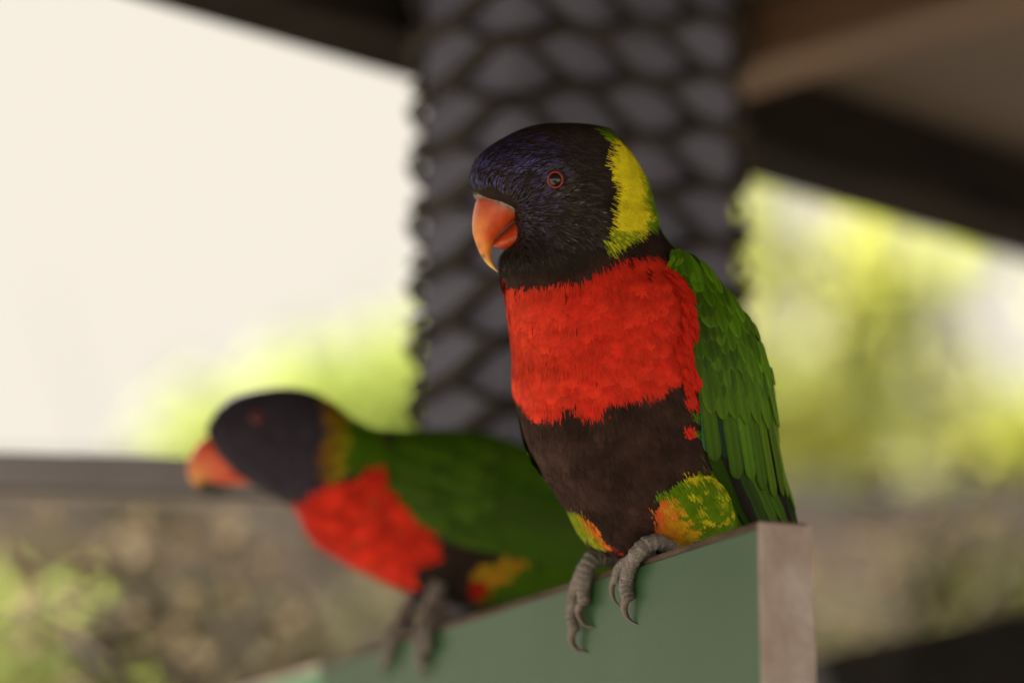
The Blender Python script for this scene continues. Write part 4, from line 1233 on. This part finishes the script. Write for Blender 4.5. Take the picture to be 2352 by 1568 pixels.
# near foot: shank, long front toe, second toe behind it, one rear toe gripping the back of the board
foot(b1, [([(1545, 1262, -11 * mmm), (1520, 1247, -6 * mmm), (1490, 1248, -1 * mmm), (1467, 1266, 2.2 * mmm), (1450, 1294, 3.0 * mmm), (1440, 1324, 2.8 * mmm), (1438, 1352, 2.6 * mmm), (1443, 1376, 2.4 * mmm)],
           [17, 17, 19, 18.5, 17, 16, 16, 13]),
          ([(1500, 1262, -5 * mmm), (1458, 1280, 1.5 * mmm), (1428, 1298, 3.4 * mmm), (1417, 1316, 3.4 * mmm), (1413, 1336, 3 * mmm)], [14, 14, 12, 11, 9]),
          ([(1520, 1250, -6 * mmm), (1560, 1268, -16 * mmm), (1590, 1290, -23 * mmm), (1600, 1330, -26 * mmm)], [16, 15, 13, 10]),
          ([(1500, 1250, -4 * mmm), (1520, 1215, -8 * mmm), (1545, 1180, -12 * mmm)], [17, 17, 19])],
     [([(1439, 1372, 2.4 * mmm), (1434, 1390, 2.6 * mmm), (1436, 1406, 2.2 * mmm), (1446, 1422, 1.2 * mmm), (1464, 1433, .3 * mmm)], 10),
      ([(1412, 1326, 3.2 * mmm), (1406, 1344, 3.4 * mmm), (1406, 1362, 3 * mmm), (1412, 1378, 1.8 * mmm), (1424, 1392, .4 * mmm)], 8.5)])
foot(b1, [([(1425, 1283, -10 * mmm), (1395, 1280, -5 * mmm), (1366, 1280, 0), (1350, 1300, 2.6 * mmm), (1343, 1326, 3.2 * mmm), (1340, 1356, 3 * mmm), (1341, 1388, 2.8 * mmm)], [17, 18, 20, 20, 18, 16, 15]),
          ([(1390, 1284, -4 * mmm), (1352, 1292, 2 * mmm), (1332, 1325, 3.2 * mmm), (1320, 1358, 3.2 * mmm), (1314, 1390, 3 * mmm), (1314, 1420, 2.8 * mmm), (1320, 1447, 2.6 * mmm)], [15, 17, 16, 15, 14, 14, 13]),
          ([(1390, 1278, -5 * mmm), (1425, 1296, -16 * mmm), (1450, 1320, -24 * mmm), (1458, 1350, -26 * mmm)], [16, 14, 13, 10]),
          ([(1380, 1280, -4 * mmm), (1400, 1245, -8 * mmm), (1420, 1210, -12 * mmm)], [17, 16, 18])],
     [([(1333, 1386, 3 * mmm), (1328, 1402, 3 * mmm), (1334, 1422, 2.4 * mmm), (1347, 1436, 1.4 * mmm), (1366, 1438, .4 * mmm)], 9.5),
      ([(1316, 1446, 2.6 * mmm), (1312, 1464, 2.8 * mmm), (1318, 1482, 2.2 * mmm), (1331, 1494, 1.2 * mmm), (1351, 1496, .3 * mmm)], 10)])

# ------------------------------------------------------------------ crouching parrot
b2 = Bird(1.125, 1000, 1420, "lorikeet", "blurred parrot crouching forward on the board behind the upright parrot", "parrots on the green board")
keys2 = [
    (476, 1000, 486, 1016, 8, 0, 0), (482, 975, 505, 1062, 50, 0, 0), (498, 946, 545, 1098, 74, 0, 0), (532, 917, 590, 1120, 88, 0, 0), (585, 898, 630, 1142, 95, 0, 0), (645, 890, 662, 1160, 97, 0, 0),
    (702, 895, 684, 1182, 96, 0, 0), (752, 917, 698, 1212, 98, 0, 0), (805, 955, 722, 1246, 106, 2, 0), (862, 982, 772, 1282, 116, 4, 0), (935, 988, 840, 1318, 124, 6, 0), (1015, 986, 915, 1352, 127, 8, 0),
    (1100, 993, 1000, 1385, 122, 8, 0), (1180, 1014, 1095, 1392, 110, 8, 0), (1255, 1055, 1200, 1380, 92, 8, 0), (1325, 1112, 1295, 1358, 70, 8, 0), (1390, 1175, 1375, 1330, 44, 8, 0), (1440, 1225, 1435, 1290, 20, 8, 0), (1462, 1248, 1460, 1268, 4, 8, 0)]
L2 = Loft(keys2, 120, 96)
RED2P = [(560, 1178), (690, 1150), (735, 1105), (800, 1092), (868, 1058), (884, 1100), (915, 1150), (965, 1195), (1000, 1240), (985, 1275), (950, 1290), (935, 1350), (900, 1400), (600, 1400)]
WING2P = [(905, 960), (880, 1050), (884, 1100), (915, 1150), (968, 1198), (1090, 1250), (1330, 1300), (1600, 1340), (1600, 900), (905, 900)]
COL2 = [(722, 880), (800, 920), (805, 970), (800, 1010), (792, 1060), (775, 1092), (730, 1100), (722, 1060), (735, 1000), (728, 940)]
def colour2(p, nrm, r, jit=5.0):
    n = len(p); x = p[:, 0] + r.normal(size=n) * jit; y = p[:, 1] + r.normal(size=n) * jit
    k = r.random(n)[:, None]
    c = np.tile(DARK * 1.15, (n, 1)); reg = np.full(n, 3)
    m = (x < 735) & (y < 1180); c[m] = np.array((0.034, 0.028, 0.040)); reg[m] = 0
    m = (x > 790) & (y < 1070) & (x < 905); c[m] = GRN * .8; reg[m] = 5
    m = blobs(x, y, [(892, 1025, 17, 50)]) ; c[m] = BROWN * 1.4
    m = inpoly(x, y, RED2P); lum = (1 + .3 * np.sin(x * .05 + 2 * np.sin(y * .04)) * np.sin(y * .06 + x * .02))[:, None]
    c[m] = ((RED * (1 - k) + RED2 * k) * lum)[m] * .8; reg[m] = 2
    m2 = m & blobs(x, y, [(855, 1165, 22, 16), (900, 1205, 14, 18), (820, 1240, 20, 26), (860, 1290, 20, 14)]) & (r.random(n) < .4); c[m2] = c[m2] * .5 + np.array((.03, .03, .005))
    m = inpoly(x, y, COL2); q = np.clip((x - 722) / 80, 0, 1)[:, None]
    c[m] = ((np.array((.16, .05, .012)) * (1 - q) + (YEL * .26 + YGR * .22) * q) * (.6 + .7 * k))[m]; reg[m] = 1
    m = inpoly(x, y, WING2P); c[m] = (GRN * (.55 + .3 * k))[m]; reg[m] = 5
    m = blobs(x, y, [(970, 1105, 26, 18), (1035, 1075, 34, 22), (1110, 1050, 22, 16), (1090, 1180, 30, 16)]); c[m] = BROWN * 1.3
    m = (x > 1075) & (y > 1290); c[m] = GRN * .8; reg[m] = 4
    m = blobs(x, y, [(1105, 1320, 36, 34), (1150, 1300, 36, 26)]); c[m] = (ORA * .7 + YEL * .1) * (1 - k[m]) + YGR * .5 * k[m]; reg[m] = 4
    m = blobs(x, y, [(1085, 1355, 24, 26)]); c[m] = RED * .5
    far = nrm[:, 2] > .2
    v = np.exp(r.normal(size=n) * .12)[:, None]
    return c * v, c * v * 1.15, reg
r2 = np.random.default_rng(202)
V, Q, T = L2.faces(); Nb = np.concatenate([L2.N.reshape(-1, 3), [[-1, 0, 0], [1, 0, 0]]])
cb, _, _ = colour2(V, Nb, r2, 1)
b2.add("body", V - Nb * 2, T, M['plumage'], cb, Q)
p, n_, du = L2.sample(9000, r2)
c, tip, reg = colour2(p, n_, r2, 5)
f = du + r2.normal(size=p.shape) * .12
bkk = np.array((520.0, 1060.0, 0))
hd = (p[:, 0] < 760)[:, None]
ff = p - bkk; ff /= np.linalg.norm(ff, axis=1)[:, None]
f = np.where(hd, ff, f)
for nm, rg, Lr, Wr in (("hood_plumage", 0, (24, 10), (7, 3)), ("collar_plumage", 1, (28, 10), (9, 3)), ("breast_plumage", 2, (36, 14), (14, 5)), ("belly_plumage", 3, (36, 14), (12, 5)),
                       ("thigh_plumage", 4, (34, 12), (11, 4)), ("back_plumage", 5, (40, 16), (16, 6))):
    h = reg == rg; k = h.sum()
    keep = ~((p[h][:, 0] < 560) & (p[h][:, 1] > 1005))
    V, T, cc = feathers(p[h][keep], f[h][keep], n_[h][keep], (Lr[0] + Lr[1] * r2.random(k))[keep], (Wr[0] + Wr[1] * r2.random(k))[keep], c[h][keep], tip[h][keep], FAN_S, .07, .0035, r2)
    b2.add(nm, V, T, M['plumage'], cc, kind="stuff")
up2 = [(560, 998, 590, 1090, 40, 0, 0), (520, 992, 570, 1100, 52, 0, 0), (486, 998, 556, 1104, 52, 0, 0), (460, 1012, 530, 1104, 47, 0, 0), (441, 1036, 502, 1102, 39, 0, 0), (432, 1064, 480, 1103, 29, 0, 0),
       (433, 1090, 470, 1107, 18, 0, 0), (441, 1108, 463, 1113, 10, 0, 0), (452, 1121, 462, 1120, 5, 0, 0), (461, 1126, 463, 1125, .8, 0, 0)]
lo2 = [(590, 1070, 590, 1116, 36, 0, 0), (560, 1084, 558, 1113, 40, 0, 0), (525, 1092, 524, 1112, 33, 0, 0), (495, 1096, 494, 1108, 20, 0, 0), (478, 1099, 478, 1104, 8, 0, 0), (474, 1100, 474, 1102, 1, 0, 0)]
def beakcol2(V, low=False):
    e = np.clip((V[:, 1] - 1045) / 50, 0, 1)[:, None] * np.clip((500 - V[:, 0]) / 40, 0, 1)[:, None]
    c = np.array((0.64, 0.085, 0.022)) * (1 - e) + np.array((0.60, 0.24, 0.03)) * e
    e = np.clip((V[:, 1] - 1104) / 16, 0, 1)[:, None] * (0 if low else 1)
    return c * (1 - e) + np.array((0.2, 0.11, 0.03)) * e
beak(b2, up2, lo2, beakcol2)
eye(b2, L2, 597, 957, 13, 5)
# wing of long overlapping feathers over the flank
def frame2(x, y):
    o, nr = [], []
    for a, b in zip(np.atleast_1d(x), np.atleast_1d(y)):
        w, nn = L2.front(a, b); o.append((a, b, w)); nr.append(nn)
    o = np.array(o, float); nr = np.array(nr)
    for _ in range(2):
        nr[1:-1] = (nr[:-2] + nr[1:-1] + nr[2:]) / 3; o[1:-1, 2] = (o[:-2, 2] + o[1:-1, 2] + o[2:, 2]) / 3
    nr /= np.linalg.norm(nr, axis=1)[:, None]
    return o, nr
gx, gy = np.meshgrid(np.linspace(0, 1, 16), np.linspace(0, 1, 10))
top = np.stack([905 + 480 * gx, 1010 + 190 * gx ** 1.5], -1); bot = np.stack([895 + 480 * gx, 1110 + 195 * gx ** .8], -1)
xy = top * (1 - gy[..., None]) + bot * gy[..., None]
Wp = []
for a, b in xy.reshape(-1, 2):
    w, nn = L2.front(a, b); Wp.append(np.array((a, b, w)) + nn * 5)
Wp = np.array(Wp)
i, j = np.meshgrid(np.arange(9), np.arange(15), indexing='ij'); i = i.ravel(); j = j.ravel()
wing2 = b2.add("wing", Wp, None, M['plumage'], np.tile(GRN3, (len(Wp), 1)), np.stack([i * 16 + j, i * 16 + j + 1, (i + 1) * 16 + j + 1, (i + 1) * 16 + j], 1))
for k in range(9):
    u = k / 8
    wing_feather(b2, wing2, frame2, (1010 + 20 * u, 1215 - 120 * u), (1330 + 60 * u, 1292 - 70 * u), 34, 4, 9 + k * .6, vary(GRN * .7), vary(GRN), rw, .85, 9)
for rowi, xx in enumerate((1060, 1000, 945, 900)):
    for k in range(6):
        u = k / 5
        yt = np.interp(xx, (900, 1100), (1015, 1020)); ybm = np.interp(xx, (900, 960, 1100), (1110, 1185, 1240))
        y0 = ybm - 12 + (yt - ybm + 20) * u + rw.normal() * 8; xx = xx + rw.normal() * 12
        wing_feather(b2, wing2, frame2, (xx, y0), (xx + 92, y0 + 32), 38, 7, 14 + rowi, vary(GRN * .7, .2), vary(GRN * .8), rw, .6, 7)
for k in range(5):
    q = np.linspace(0, 1, 9); off = k - 2
    pts = np.stack([1380 + 250 * q, 1235 + 70 * q + off * 5 * q, 8 + off * 14 * (0.4 + q)], 1); nr = np.tile(np.array((.2, -.97, -.1)), (9, 1))
    b2.feather_obj(None, pts + nr * abs(off), nr, 36, vary(GRN), vary(EDGE), "tail_feather", .05, .75, rw)
# feet
foot(b2, [([(995, 1381, -8 * mmm), (985, 1418, -2 * mmm), (970, 1443, 2 * mmm), (965, 1478, 3 * mmm), (970, 1523, 2.6 * mmm)], [16, 17, 17, 15, 13]),
          ([(1010, 1376, -10 * mmm), (1020, 1413, -8 * mmm), (995, 1430, -1 * mmm), (982, 1458, 3 * mmm), (983, 1496, 2.8 * mmm)], [16, 16, 15, 13, 11]),
          ([(985, 1418, -4 * mmm), (1020, 1443, -16 * mmm), (1040, 1468, -25 * mmm)], [15, 13, 11]),
          ([(985, 1416, -4 * mmm), (995, 1366, -6 * mmm), (1010, 1336, -8 * mmm)], [16, 16, 18])],
     [([(970, 1518, 2.6 * mmm), (968, 1538, 2.4 * mmm), (980, 1558, .4 * mmm)], 9)])
foot(b2, [([(940, 1391, -8 * mmm), (925, 1423, -2 * mmm), (905, 1458, 2 * mmm), (892, 1488, 3 * mmm), (885, 1518, 2.6 * mmm)], [15, 16, 16, 14, 12]),
          ([(925, 1423, -4 * mmm), (965, 1458, -18 * mmm), (985, 1478, -25 * mmm)], [15, 13, 11]),
          ([(925, 1423, -4 * mmm), (942, 1371, -6 * mmm), (960, 1341, -8 * mmm)], [15, 15, 18])],
     [([(884, 1514, 2.6 * mmm), (880, 1533, 2.4 * mmm), (890, 1554, .4 * mmm)], 9)])
print("tris", sum(len(o.data.polygons) for o in sc.objects if o.type == 'MESH'))
